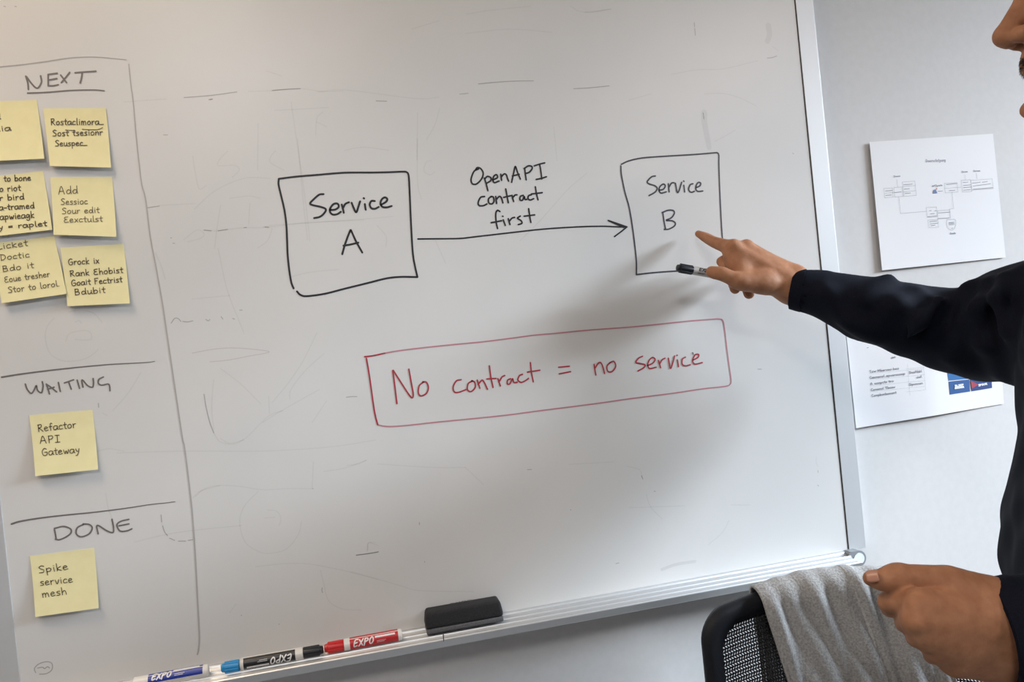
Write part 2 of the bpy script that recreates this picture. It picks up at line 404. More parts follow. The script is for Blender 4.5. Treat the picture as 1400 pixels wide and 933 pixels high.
RED = [R4(s) for s in [[(105, 352), (125, 470), (150, 650), (165, 740), (182, 805)], [(93, 340), (150, 333), (230, 316)],
        [(313, 660), (300, 550), (285, 435)], [(288, 433), (350, 530), (400, 605), (420, 620), (424, 590), (410, 510), (395, 425)],
        [(495, 513), (465, 540), (460, 590), (480, 608), (515, 590), (528, 550), (515, 515), (490, 512)],
        [(752, 497), (720, 505), (698, 545), (705, 580), (735, 583), (785, 565)],
        [(830, 505), (800, 525), (795, 565), (820, 578), (848, 550), (845, 515), (825, 503)],
        [(862, 500), (880, 555)], [(868, 530), (895, 500), (912, 520), (932, 562)],
        [(945, 403), (955, 480), (970, 550)], [(928, 492), (990, 488)],
        [(1003, 490), (1020, 540)], [(1010, 515), (1030, 480), (1050, 468)],
        [(1090, 490), (1070, 500), (1068, 525), (1085, 525), (1103, 490), (1112, 515), (1135, 515)],
        [(1170, 460), (1150, 470), (1140, 500), (1165, 515), (1200, 498), (1212, 488)],
        [(1225, 380), (1233, 450), (1245, 512)], [(1205, 445), (1290, 432)]]]
RED += [R5(s) for s in [[(118, 412), (192, 405)], [(122, 457), (200, 442)],
        [(360, 392), (372, 465)], [(365, 420), (395, 380), (415, 395), (432, 455)],
        [(470, 380), (448, 405), (455, 440), (485, 440), (508, 405), (495, 372), (470, 380)],
        [(692, 337), (665, 350), (645, 378), (670, 385), (708, 395), (700, 415), (660, 438)],
        [(725, 400), (760, 385), (778, 360), (762, 345), (740, 360), (727, 395), (740, 420), (785, 412)],
        [(800, 365), (815, 415)], [(808, 390), (825, 362), (845, 350)],
        [(868, 350), (882, 420), (900, 375), (910, 335)], [(930, 362), (937, 408)], [(927, 330), (929, 331)],
        [(985, 343), (965, 355), (962, 390), (985, 402), (1018, 395)],
        [(1038, 362), (1070, 345), (1075, 325), (1055, 325), (1038, 350), (1035, 375), (1052, 390), (1100, 380)]]]
for _a, _b, _w in ((0, 2, 'corner'), (2, 5, 'word No'), (5, 17, 'word contract'), (17, 19, 'equals sign'), (19, 22, 'word no'), (22, 33, 'word service')):
    draw('handwriting' if _a else 'drawn_box', RED[_a:_b], 2.3, i_red, 'red handwritten %s' % _w if _a else 'dark red left edge of the red rectangle', lift=.0005)
draw('ink_speck', [R5([(1034, 312), (1037, 324)])], 1.6, i_black, None, .0007)
# task column headings
draw('column_heading', [L1(s) for s in [[(165, 207), (178, 250), (182, 292)], [(170, 210), (195, 245), (225, 278), (245, 280), (265, 245), (260, 205)],
        [(308, 198), (308, 268)], [(308, 196), (365, 188)], [(310, 232), (362, 222)], [(308, 268), (340, 268), (372, 262)],
        [(388, 200), (425, 248)], [(445, 183), (420, 215), (392, 248)], [(480, 185), (540, 180), (612, 175)], [(525, 190), (520, 220), (512, 250)]]], 2.3, i_grey, 'handwritten heading NEXT')
draw('divider_line', [L1([(177, 315), (300, 310), (450, 298), (600, 295), (665, 300)])], 2.2, i_grey, 'underline below NEXT', taper_px=1.6)
draw('column_heading', [L3(s) for s in [[(162, 585), (175, 620), (200, 645), (220, 620), (232, 595), (240, 625), (265, 640), (275, 600), (270, 570)],
        [(316, 648), (305, 610), (296, 585)], [(298, 587), (325, 605), (362, 635)], [(305, 618), (345, 605)], [(373, 575), (385, 632)],
        [(412, 578), (470, 558)], [(438, 570), (455, 618)], [(493, 560), (508, 612)],
        [(530, 605), (522, 565), (530, 562), (560, 595), (590, 605), (597, 580), (595, 550)], [(660, 540), (632, 555), (628, 580), (650, 592), (690, 585), (700, 600), (702, 628)]]], 2.1, i_grey, 'handwritten heading WAITING')
draw('divider_line', [L3([(12, 541), (130, 522), (300, 500), (500, 478), (700, 460), (850, 452), (950, 446), (988, 440)])], 2.4, i_grey, 'line above WAITING', taper_px=.8)
draw('column_heading', [L5(s) for s in [[(275, 165), (280, 190), (283, 210)], [(275, 158), (320, 148), (355, 160), (358, 180), (335, 200), (300, 215), (280, 212)],
        [(420, 138), (390, 155), (385, 185), (410, 200), (450, 185), (465, 155), (450, 138), (420, 135)],
        [(495, 185), (488, 148), (500, 145), (540, 170), (570, 178), (572, 150), (565, 112)], [(650, 112), (610, 122), (590, 140), (605, 170), (640, 170), (665, 160)], [(600, 145), (650, 135)]]], 2.2, i_grey, 'handwritten heading DONE')
draw('divider_line', [L4([(75, 825), (130, 808), (250, 788), (400, 770), (600, 750), (800, 725), (950, 702), (1060, 690), (1115, 683)])], 2.6, i_grey, 'line above DONE', taper_px=.8)
draw('divider_line', [L1([(822, 130), (835, 260), (850, 370), (870, 600), (890, 780), (905, 900)])+L2([(930, 250), (960, 490), (1000, 700), (1040, 933)])+L3([(1060, 230), (1090, 430), (1130, 700), (1165, 933)])+L4([(1180, 350), (1220, 680)])+L5([(975, 150), (985, 300), (995, 500), (1003, 650), (1005, 720), (1000, 775), (995, 793)])], 1.4, i_grey2, 'tall faded line right of the task column', taper_px=2.0)
draw('divider_line', [L1([(-60, 156), (0, 147), (150, 132), (300, 112), (420, 93), (520, 85), (620, 85), (720, 93), (805, 102)])], 1.7, i_grey2, 'faded line above NEXT', taper_px=1.0)
# half wiped marks
MID = [L2([(938, 300), (975, 295), (1015, 289)]), F1([(285, 291), (400, 282), (510, 267)]), F1([(390, 300), (405, 297)]), F1([(198, 450), (215, 450)]),
       F1([(660, 261), (720, 256), (780, 253)]), F2_([(370, 620), (380, 680), (395, 740), (412, 785)]), F2_([(975, 633), (1000, 630), (1020, 630)]),
       F2_([(230, 318), (245, 298), (260, 298), (272, 310)]), F2_([(280, 310), (300, 312), (322, 308)]), F2_([(378, 302), (388, 308), (395, 302)]), F2_([(443, 290), (450, 300)]), F2_([(492, 298), (500, 300)]), F2_([(522, 262), (532, 262)]),
       F3([(873, 635), (871, 645), (874, 655)]), F3([(1018, 495), (1060, 490), (1110, 482)]), F1([(228, 888), (232, 888)]), F1([(238, 911), (245, 911)]),
       F1([(370, 855), (400, 858)]), F1([(430, 858), (470, 852)]), F1([(540, 845), (550, 844)]), F1([(630, 842), (645, 843)]),
       L5([(812, 90), (815, 125)]), L5([(820, 145), (830, 175), (845, 195)]), L5([(855, 207), (880, 218)]), L5([(900, 222), (935, 222)]), L5([(950, 218), (972, 215)]),
       L5([(180, 885), (174, 865), (195, 842), (235, 830), (262, 840), (262, 870), (235, 890), (200, 893)]), L5([(190, 862), (215, 858), (225, 865), (240, 855), (250, 862)]),
       L4([(628, 55), (630, 80)]), L1([(1340, 357), (1355, 354)]), T(0, 0, 4.6667)([(95, 41), (105, 43)]), T(0, 0, 4.6667)([(25, 40), (35, 43)]), L4([(1090, 685), (1118, 683)]),
       Z1([(750, 402), (800, 397), (860, 392), (940, 388), (1012, 387)]), Z1([(1205, 425), (1290, 420), (1375, 411)]), Z1([(660, 451), (700, 447)]), Z1([(260, 483), (310, 485)]),
       Z2([(632, 132), (634, 155)]), Z2([(635, 165), (638, 205)]), Z2([(1055, 338), (1085, 334), (1110, 325)]), Z2([(1203, 888), (1208, 892)]), Z2([(684, 655), (688, 690)]),
       Z3([(25, 717), (60, 712), (110, 705), (135, 699)]), Z3([(335, 555), (335, 566)]), Z3([(360, 746), (361, 750)]), Z3([(1076, 492), (1079, 494)]), Z3([(865, 296), (885, 295)]),
       Z4([(1095, 440), (1096, 450)]), Z4([(1094, 524), (1099, 530)]), Z4([(145, 560), (152, 560)]), Z4([(72, 470), (80, 490)]), [(1036, 505), (1041, 505)], [(842, 771), (846, 770)],
       F3([(528, 752), (530, 753)]), F3([(688, 789), (690, 790)]), F3([(832, 213), (834, 213)])]
draw('marker_residue', MID, 1.3, i_ghost2, 'small leftover flecks and dashes of black ink', .0002)
GH = [L3([(345, 165), (300, 220), (290, 300), (320, 390), (380, 430), (450, 440), (540, 425), (600, 390), (625, 365)]), L3([(440, 125), (520, 112), (600, 135), (650, 190)]), L3([(420, 310), (450, 260), (560, 245), (585, 295), (540, 305), (480, 300)]), L3([(480, 190), (505, 180), (520, 195)]),
      L3([(900, 510), (820, 640), (720, 755)]), L3([(655, 770), (680, 785)]), L4([(620, 360), (700, 345), (790, 360)]), L4([(675, 630), (690, 720), (715, 790)]), L4([(1230, 660), (1280, 615), (1400, 580)]),
      F1([(30, 310), (120, 303), (210, 297)]), F1([(560, 265), (650, 262), (780, 253), (870, 265), (960, 263)]), F1([(875, 352), (850, 380), (845, 450)]), F1([(850, 395), (890, 415)]), F1([(635, 177), (700, 200)]), F1([(670, 345), (750, 342), (900, 333)]),
      F1([(285, 895), (340, 855), (370, 870), (355, 890), (300, 905)]), F1([(370, 855), (430, 858), (500, 848), (545, 845), (640, 843), (800, 825), (1050, 812)]), F1([(322, 540), (335, 620), (350, 680), (380, 665)]), F1([(470, 520), (440, 550), (430, 580), (500, 580), (520, 600), (490, 630)]), F1([(675, 517), (655, 540), (650, 565), (680, 585), (710, 600)]),
      F1([(330, 765), (400, 700), (480, 655), (560, 632), (650, 635)]), F1([(440, 750), (425, 850), (415, 933)]), F1([(740, 310), (765, 480), (800, 720), (820, 900)]), F1([(600, 400), (598, 600)]), F1([(480, 720), (560, 710), (610, 720)]), F1([(180, 750), (330, 742)]), F1([(565, 740), (560, 830)]), F1([(660, 850), (640, 900), (600, 930)]),
      F2_([(415, 790), (435, 820), (470, 832), (510, 828), (555, 800), (600, 755), (650, 710), (705, 690)]), F2_([(410, 560), (403, 680), (412, 770)]), F2_([(850, 360), (790, 480), (730, 570), (660, 655)]), F2_([(880, 448), (800, 520), (740, 600), (735, 640)]), F2_([(440, 510), (530, 580), (610, 660)]), F2_([(645, 630), (648, 700)]), F2_([(620, 740), (700, 690), (860, 600)]), F2_([(430, 0), (470, 180), (540, 360)]), F2_([(165, 20), (190, 80), (205, 130)]), F2_([(320, 215), (480, 200)]), F2_([(890, 650), (830, 740)]),
      F3([(600, 225), (540, 290), (522, 360), (545, 440), (600, 480), (650, 488), (720, 470), (770, 410), (785, 355)]), F3([(630, 338), (670, 335)]), F3([(690, 370), (697, 340), (680, 310), (640, 303)]), F3([(335, 245), (370, 215), (430, 200), (520, 203), (620, 218), (720, 213), (830, 213)]), F3([(590, 545), (700, 533), (800, 532), (900, 548), (1000, 570), (1110, 600)]), F3([(865, 560), (880, 620), (900, 690), (960, 725), (1040, 730)]), F3([(880, 140), (970, 125), (1060, 92)]), F3([(75, 440), (200, 410), (330, 390), (530, 370)]), F3([(440, 0), (480, 20), (540, 5)]), F3([(835, 100), (830, 210)]), F3([(505, 705), (480, 740)]), F3([(1065, 480), (1070, 445), (1110, 455)]),
      F2_([(0, 870), (300, 862), (620, 862), (900, 845), (1100, 815)]),
      Z1([(-20, 440), (120, 432), (450, 472), (560, 465)]), Z1([(458, 540), (456, 765)]), Z1([(563, 520), (540, 600), (500, 670)]), Z1([(690, 68), (740, 60), (800, 50), (1000, 30)]), Z1([(1190, 30), (1250, 58), (1380, 45)]), Z1([(430, 140), (560, 100)]), Z1([(1110, 610), (1125, 770)]), Z1([(690, 160), (900, 140), (1100, 155)]), Z1([(110, 720), (200, 705), (320, 720)]),
      Z2([(1085, 270), (1118, 292)]), Z2([(750, 820), (800, 795), (870, 755)]), Z2([(0, 72), (50, 70), (150, 52)]), Z2([(500, 432), (650, 405), (800, 400), (1000, 352)]), Z2([(690, 545), (800, 543), (900, 570), (990, 615)]), Z2([(255, 580), (380, 545)]),
      Z3([(-20, 275), (35, 268), (75, 250)]), Z3([(0, 798), (120, 830), (250, 868), (340, 890), (600, 895)]), Z3([(130, 268), (400, 285), (560, 285)]), Z3([(1070, 270), (1290, 258)]), Z3([(560, 285), (650, 370)]), Z3([(80, 690), (85, 655), (120, 655)]),
      Z4([(1085, 360), (1085, 395), (1095, 415)]), Z4([(0, 655), (150, 650), (320, 645)]), Z4([(590, 640), (700, 640)]), Z4([(-10, 415), (60, 435), (78, 485)]), Z4([(580, 730), (540, 800), (460, 870)]), Z4([(100, 580), (125, 650), (190, 720)]),
      R2([(155, 610), (215, 744)]), R2([(1060, 205), (940, 310), (780, 490), (660, 610)]), R2([(45, 0), (48, 260), (70, 360)]), R2([(130, 130), (100, 140), (85, 190), (120, 215), (150, 200)]), R1([(630, 480), (680, 540), (680, 600)]), R1([(0, 490), (50, 480), (250, 465), (560, 445), (720, 430)]), R1([(190, 0), (220, 330), (245, 560)]), R1([(140, 770), (260, 740), (420, 725)])]
draw('marker_residue', GH, 1.7, i_ghost, 'faint grey ghosts of wiped-off drawings', .00015)
draw('marker_residue', [F2_([(320, 445), (400, 430), (480, 423), (570, 428), (648, 440), (560, 458), (470, 475), (395, 482)])], 1.3, i_redg, 'faint red ghost arrow', .00018)
draw('marker_residue', [Z2([(690, 655), (690, 700), (702, 770), (718, 855)]), Z2([(1062, 150), (1068, 200), (1056, 240)])], 11, ink_mat('smudge', (.2, .2, .21), .075), 'grey smudges above the Service B box', .0001, taper_px=8)
draw('marker_residue', [[(905, 779), (925, 772), (950, 768)]], 5, ink_mat('smudge_soft', (.2, .2, .21), .09), 'grey smear just above the tray', .0001)
# ------------------------------------------------------------------ a single-stroke hand for the small writing
G = {
'a': (.9, [[(.75, .95), (.3, 1), (.05, .6), (.15, .1), (.5, .1), (.75, .6), (.78, .9), (.8, .2), (.95, .1)]]), 'b': (.85, [[(.1, 1.8), (.12, .05)], [(.12, .5), (.4, 1), (.75, .7), (.65, .15), (.15, .05)]]),
'c': (.75, [[(.65, .9), (.35, 1), (.08, .6), (.2, .1), (.7, .15)]]), 'd': (.9, [[(.7, .8), (.35, .95), (.08, .5), (.25, .08), (.6, .2), (.75, .7)], [(.75, 1.8), (.76, .6), (.85, .05)]]),
'e': (.8, [[(.1, .5), (.6, .65), (.55, .95), (.25, .95), (.08, .5), (.25, .05), (.75, .18)]]), 'f': (.65, [[(.65, 1.65), (.4, 1.75), (.28, 1.2), (.3, 0)], [(.05, .9), (.6, 1)]]),
'g': (.85, [[(.7, .85), (.3, 1), (.08, .55), (.3, .1), (.7, .7)], [(.72, .9), (.72, -.3), (.4, -.6), (.1, -.4)]]), 'h': (.85, [[(.1, 1.8), (.14, 0)], [(.14, .5), (.45, 1), (.68, .7), (.75, 0)]]),
'i': (.4, [[(.18, 1), (.22, .05)], [(.17, 1.4), (.19, 1.42)]]), 'k': (.8, [[(.1, 1.8), (.14, 0)], [(.65, 1), (.15, .5), (.7, .02)]]), 'l': (.4, [[(.15, 1.8), (.18, .2), (.4, .05)]]),
'm': (1.2, [[(.1, 1), (.14, 0)], [(.13, .6), (.35, 1), (.52, .8), (.55, 0)], [(.54, .6), (.8, 1), (.98, .75), (1.05, 0)]]), 'n': (.85, [[(.1, 1), (.14, 0)], [(.13, .55), (.45, 1), (.68, .8), (.75, 0)]]),
'o': (.85, [[(.4, 1), (.1, .7), (.15, .15), (.5, .05), (.75, .5), (.6, .95), (.4, 1)]]), 'p': (.85, [[(.1, 1), (.16, -.7)], [(.12, .7), (.45, 1), (.75, .65), (.55, .15), (.15, .2)]]),
'r': (.65, [[(.1, 1), (.14, 0)], [(.13, .55), (.35, .95), (.6, .95)]]), 's': (.7, [[(.6, .95), (.25, .98), (.15, .7), (.55, .4), (.5, .08), (.08, .05)]]),
't': (.6, [[(.3, 1.6), (.3, .2), (.55, .05)], [(.02, 1.02), (.6, 1.08)]]), 'u': (.85, [[(.1, 1), (.15, .2), (.4, .02), (.68, .4)], [(.7, 1), (.72, .2), (.88, .03)]]),
'v': (.75, [[(.08, 1), (.38, .02), (.7, 1)]]), 'w': (1.05, [[(.08, 1), (.3, .05), (.52, .75), (.72, .05), (1, 1)]]), 'x': (.75, [[(.1, 1), (.68, .02)], [(.65, 1), (.08, 0)]]),
'y': (.8, [[(.1, 1), (.2, .5), (.45, .4)], [(.7, 1), (.55, .1), (.3, -.55), (.05, -.6)]]), 'q': (.85, [[(.7, .9), (.3, 1), (.1, .5), (.35, .1), (.7, .6)], [(.72, 1), (.74, -.7)]]), 'j': (.5, [[(.3, 1), (.3, -.4), (.05, -.6)]]), 'z': (.75, [[(.1, .95), (.65, .95), (.1, .05), (.7, .05)]]),
'A': (1.15, [[(.05, 0), (.5, 1.8), (.98, 0)], [(.2, .65), (.82, .7)]]), 'B': (1, [[(.15, 1.7), (.15, 0)], [(.12, 1.7), (.65, 1.6), (.6, 1), (.18, .9), (.75, .8), (.75, .15), (.15, 0)]]),
'E': (.95, [[(.8, 1.65), (.3, 1.6), (.12, 1.3), (.35, .95), (.6, .92)], [(.35, .93), (.08, .5), (.25, .05), (.85, .12)]]), 'F': (.9, [[(.15, 1.7), (.15, 0)], [(.1, 1.7), (.85, 1.75)], [(.15, .95), (.65, 1)]]),
'D': (1.05, [[(.15, 1.7), (.15, 0)], [(.1, 1.7), (.7, 1.5), (.9, .8), (.6, .15), (.12, 0)]]), 'G': (1.1, [[(.9, 1.55), (.5, 1.75), (.12, 1.1), (.2, .25), (.6, 0), (.95, .3), (.95, .8), (.55, .8)]]),
'I': (.8, [[(.1, 1.7), (.75, 1.7)], [(.42, 1.7), (.42, .02)], [(.08, 0), (.78, .02)]]), 'L': (.8, [[(.15, 1.7), (.15, .05), (.8, .1)]]), 'P': (.95, [[(.15, 1.7), (.18, 0)], [(.1, 1.65), (.65, 1.7), (.8, 1.3), (.55, .9), (.15, .85)]]),
'R': (1.05, [[(.15, 1.7), (.18, 0)], [(.1, 1.65), (.65, 1.7), (.75, 1.3), (.5, .95), (.18, .9), (.5, .6), (.95, 0)]]), 'S': (.95, [[(.85, 1.55), (.5, 1.75), (.15, 1.4), (.4, 1), (.78, .65), (.65, .1), (.1, .08)]]),
'T': (1, [[(.05, 1.7), (.95, 1.75)], [(.5, 1.7), (.5, 0)]]), 'C': (1, [[(.9, 1.5), (.5, 1.75), (.1, 1.1), (.2, .25), (.55, 0), (.95, .25)]]), 'N': (1.1, [[(.15, 0), (.12, 1.7), (.85, .05), (.88, 1.7)]]),
'X': (1.1, [[(.1, 1.7), (.95, 0)], [(.95, 1.7), (.1, 0)]]), 'O': (1.15, [[(.55, 1.75), (.15, 1.3), (.12, .5), (.5, 0), (.95, .45), (.95, 1.3), (.55, 1.75)]]),
'M': (1.3, [[(.1, 0), (.15, 1.7), (.6, .5), (1.05, 1.7), (1.12, 0)]]), 'U': (1.05, [[(.12, 1.7), (.15, .4), (.5, 0), (.85, .4), (.88, 1.7)]]),
' ': (.6, []), '-': (.6, [[(.05, .6), (.55, .62)]]), '.': (.3, [[(.1, .03), (.12, .04)]]), '_': (.8, [[(0, .05), (.8, .08)]]), '=': (.8, [[(.1, .85), (.7, .88)], [(.1, .45), (.7, .48)]])}
def hand(txt, p0, p1, xh):
    """strokes of a handwritten line from p0 to p1 (2D, y down), x-height xh"""
    p0 = np.array(p0, float); p1 = np.array(p1, float)
    tot = sum(G[c][0] for c in txt)+.12*(len(txt)-1)
    d = p1-p0; L = np.linalg.norm(d); d /= L; up = np.array([d[1], -d[0]]); sx = L/tot
    out = []; x = 0
    for c in txt:
        w, ss = G[c]
        for s in ss:
            out.append([tuple(p0+d*(x+q[0])*sx+up*(q[1]*xh)) for q in s])
        x += w+.12
    return out

# ------------------------------------------------------------------ thin sheets stuck on the wall and the board
class Sheet:
    """px corners TL, TR, BR, BL; lift = distance of each corner from the plane it is stuck on"""
    def __init__(s, px, Y0, lift, pw=2.0, sag=0.0, fold=None):
        s.Y0, s.lift, s.pw, s.sag, s.fold = Y0, lift, pw, sag, fold
        s.P = [at(p[0], p[1], Y0-l-.0005) for p, l in zip(px, lift)]
    def pos(s, u, v, up=0.0):
        a, b, c, d = s.P
        q = (a*(1-u)+b*u)*(1-v)+(d*(1-u)+c*u)*v
        l = s.lift
        top = l[0]*(1-u)+l[1]*u; bot = l[3]*(1-u)+l[2]*u
        y = top*(1-v)**s.pw+bot*v**s.pw + s.sag*math.sin(math.pi*u)*v
        if s.fold: y += s.fold[1]*max(0, 1-abs(u-s.fold[0])/.35)
        return np.array([q[0], s.Y0-.0005-y-up, q[2]])
    def uv(s, px):
        u = v = .5; t = np.array(px, float)
        for _ in range(12):
            r = proj(s.pos(u, v, .0004))-t
            ju = (proj(s.pos(u+1e-4, v, .0004))-t-r)/1e-4; jv = (proj(s.pos(u, v+1e-4, .0004))-t-r)/1e-4
            du, dv = np.linalg.solve(np.array([ju, jv]).T, -r); u += du; v += dv
            if abs(du)+abs(dv) < 1e-4: break
        return u, v
    def mesh(s, name, mat, thick=.0003, n=14):
        V = [s.pos(i/n, j/n) for j in range(n+1) for i in range(n+1)]
        V += [s.pos(i/n, j/n, -thick) for j in range(n+1) for i in range(n+1)]
        m = (n+1)**2; Fc = []
        for j in range(n):
            for i in range(n):
                k = j*(n+1)+i
                Fc.append((k, k+n+1, k+n+2, k+1)); Fc.append((m+k, m+k+1, m+k+n+2, m+k+n+1))
        for i in range(n):
            for a, b in ((i, i+1), (n*(n+1)+i+1, n*(n+1)+i), ((i+1)*(n+1), i*(n+1)), (i*(n+1)+n, (i+1)*(n+1)+n)):
                Fc.append((a, b, m+b, m+a))
        o = link_mesh(name, V, Fc, mat, None, True)
        bm = bmesh.new(); bm.from_mesh(o.data); bmesh.ops.recalc_face_normals(bm, faces=bm.faces)
        for e in bm.edges:
            if len(e.link_faces) == 2 and e.calc_face_angle(0) > .6: e.smooth = False
        bm.to_mesh(o.data); bm.free()
        return o
    def ink(s, name, strokes, w, mat, parent, label=None, up=.00045):
        mp = lambda x, y: s.pos(*s.uv((x, y)), up)
        return ink(name, strokes, w, mat, mp, parent, label)
    def poly(s, name, pts, mat, parent, up=.0004, label=None):
        V = [s.pos(*s.uv(p), up) for p in pts]
        o = link_mesh(name, V, [tuple(range(len(V)))], mat, parent)
        if label: o['label'] = label
        return o
m_note = new_mat('sticky_note_paper', (0.80, 0.73, 0.36), 0.8)
add_noise(m_note, 60, (0.785, 0.725, 0.41), (0.815, 0.755, 0.435), 2)
i_note = ink_mat('ink_note', (0.055, 0.035, 0.02), .95)
i_note2 = ink_mat('ink_note_pale', (0.10, 0.07, 0.035), .85)
def note(px, lift, lines, label, w=1.25, mat=None):
    sh = Sheet(px, 0.0, lift, 1.8)
    o = tag(sh.mesh('sticky_note', m_note), label, 'sticky note', 'yellow sticky notes on the whiteboard')
    st = []
    for (txt, p0, p1, xh) in lines: st += hand(txt, p0, p1, xh)
    sh.ink('handwriting', st, w, mat or i_note, o)
    return o, sh
q1, q2 = lambda x, y: (x/4.6667, y/4.6667+60), lambda x, y: (x/4.6667, y/4.6667+220)
n60 = lambda x, y: (60+x/9.82, 140+y/9.82)
nadd = lambda x, y: (60+x/9.333, 230+y/9.333)
ngk = lambda x, y: (80+x/9.333, 320+y/9.333)
nl2 = lambda x, y: (x/9.33, 220+y/9.33)
nl3 = lambda x, y: (x/8.48, 310+y/8.48)
# row 1
note([(-33, 139.5), (50.2, 136.8), (60.5, 217), (-24, 221)], (0, 0, .007, .007), [('dia', (-8, 180.5), (15, 178.5), 4.5), ('l', (-1.5, 163), (1.2, 163), 4)],
     'yellow sticky note cut off by the left edge, topmost in its column, ending in ia')
_, sh = note([(58.9, 148.3), (144.6, 147.9), (151.7, 229.3), (68.1, 227.1)], (0, .001, .007, .006),
     [('Rostaclimora_', n60(90, 305), n60(800, 300), 5.0), ('Sost tsesionr', n60(115, 455), n60(790, 440), 4.8), ('Seuspec_', n60(150, 590), n60(580, 582), 4.6)],
     'yellow sticky note right under the heading NEXT with its first line struck through', 1.2)
sh.ink('handwriting', [[n60(290, 372), n60(420, 378)], [n60(515, 362), n60(620, 368), n60(720, 366), n60(790, 340)]], 1.0, i_note, _)
# row 2
note([(-24, 243), (58.9, 233.9), (71.4, 314.3), (-13, 324)], (0, 0, .005, .006),
     [('to bone', nl2(50, 265), nl2(395, 250), 4.6), ('o riot', nl2(-5, 395), nl2(265, 380), 4.6), ('r bird', nl2(-5, 510), nl2(310, 492), 4.6), ('a-tramed', nl2(-10, 632), nl2(440, 605), 4.6), ('apwieagk', nl2(0, 755), nl2(440, 725), 5), ('y = raplet', nl2(-20, 880), nl2(600, 830), 4.2)],
     'yellow sticky note cut off by the left edge, crowded with six dark lines', 1.3)
note([(68.6, 242.5), (153.2, 241.9), (159, 323.9), (73.3, 321.1)], (0, 0, .008, .007),
     [('Add', nadd(185, 335), nadd(435, 325), 6.0), ('Sessioc', nadd(215, 468), nadd(560, 460), 4.8), ('Sour edit', nadd(230, 585), nadd(710, 570), 4.6), ('Eexctulst', nadd(255, 695), nadd(750, 682), 4.6)],
     'yellow sticky note whose first line reads Add', 1.1, i_note2)
# row 3
note([(-14, 333), (74, 323), (91, 402), (2.4, 414.8)], (0, 0, .007, .008),
     [('Licket', nl3(-35, 268), nl3(325, 222), 5.0), ('Doctic', nl3(5, 392), nl3(345, 355), 4.6), ('Bdo it', nl3(30, 525), nl3(395, 478), 4.6), ('Eoue tresher', nl3(55, 650), nl3(580, 580), 4.6), ('Stor to lorol.', nl3(95, 770), nl3(695, 690), 4.6)],
     'tilted yellow sticky note with five lines, lowest of those cut off at the left edge', 1.15, i_note2)
note([(82.5, 338.9), (168.9, 333.6), (177.4, 415), (92.1, 418.9)], (.002, 0, .007, .006),
     [('Grock ix', ngk(125, 398), ngk(520, 375), 4.8), ('Rank Ehobist', ngk(145, 545), ngk(825, 495), 4.6), ('Goait Fectrist', ngk(165, 665), ngk(815, 615), 4.6), ('Bdubit', ngk(205, 782), ngk(600, 750), 4.8)],
     'yellow sticky note with four lines below the one that starts with Add', 1.15)
L4p = lambda x, y: (x/4.6667, 540+y/4.6667); L5p = lambda x, y: (x/3.687, 680+y/3.687)
note([(40, 568.2), (126.4, 560.7), (133.9, 642.2), (48.2, 651.4)], (0, 0, .008, .008),
     [('Refactor', L4p(242, 237), L4p(487, 210), 5.6), ('API', L4p(255, 312), L4p(383, 302), 5.6), ('Gateway', L4p(268, 390), L4p(510, 370), 5.6)],
     'yellow sticky note reading Refactor API Gateway under the heading WAITING', 1.1)
note([(40.7, 760.8), (128.6, 749.7), (134.8, 831.9), (48.3, 844.1)], (0, 0, .008, .008),
     [('Spike', L5p(195, 385), L5p(345, 365), 5.6), ('service', L5p(203, 447), L5p(368, 430), 5.6), ('mesh', L5p(213, 507), L5p(338, 490), 5.6)],
     'yellow sticky note reading Spike service mesh under the heading DONE', 1.1)

# ------------------------------------------------------------------ printed sheets on the wall
m_sheet = new_mat('printer_paper', (0.70, 0.69, 0.70), 0.7)
i_print = ink_mat('print_grey', (0.16, 0.16, 0.19), .75); i_print2 = ink_mat('print_line', (0.22, 0.22, 0.26), .55)
i_blue = ink_mat('print_blue', (0.006, 0.07, 0.24)); i_navy = ink_mat('print_navy', (0.008, 0.04, 0.17)); i_prred = ink_mat('print_red', (0.33, 0.03, 0.06)); i_prwhite = ink_mat('print_white', (.8, .82, .85))
sh = Sheet([(1188.8, 194.2), (1357.6, 182.9), (1375, 352.1), (1206, 369.8)], WALL_Y, (.0035, .001, .002, .005), 1.0)
pg = tag(sh.mesh('printed_sheet', m_sheet), 'white printed sheet with a box-and-line diagram on the wall above the pointing arm', 'paper')
k = lambda *pts: [(1200+p[0]/7.776, 210+p[1]/7.776) for p in pts]
rect = lambda a, b, c, d, sk=0: k((a, b), (c, b-(c-a)*.07), (c+(d-b)*.1, d-(c-a)*.07), (a+(d-b)*.1, d), (a, b))
lines = [[p] if False else p for p in []]
def poly_lines(pts):                                    # corners stay sharp: one stroke per edge
    return [[pts[i], pts[i+1]] for i in range(len(pts)-1)]
dl = []
for r_ in ((65, 372, 155, 470), (172, 362, 262, 462), (263, 302, 395, 455), (710, 318, 845, 418), (888, 285, 990, 410), (990, 285, 1218, 388), (517, 575, 625, 680), (535, 708, 640, 790), (636, 608, 765, 692)): dl += poly_lines(rect(*r_))
for p in (k((203, 275), (212, 355)), k((225, 460), (243, 638), (516, 615)), k((845, 362), (888, 358)), k((930, 228), (935, 278)), k((1052, 212), (1058, 270)), k((790, 412), (808, 585), (765, 592)), k((267, 352), (400, 340)), k((270, 408), (400, 396)), k((710, 372), (845, 358)), k((765, 590), (775, 690)), k((78, 422), (250, 408))): dl += poly_lines(p)
sh.ink('diagram_lines', dl, .45, i_print2, pg)
sh.ink('diagram_lines', [k((735, 705), (735, 745), (748, 790), (785, 815), (818, 795), (830, 750), (825, 703), (780, 700), (735, 705))], .6, i_print2, pg, 'shield-shaped outline')
tl = hand('Doernstetyung', *k((512, 92), (722, 82)), 2.1)
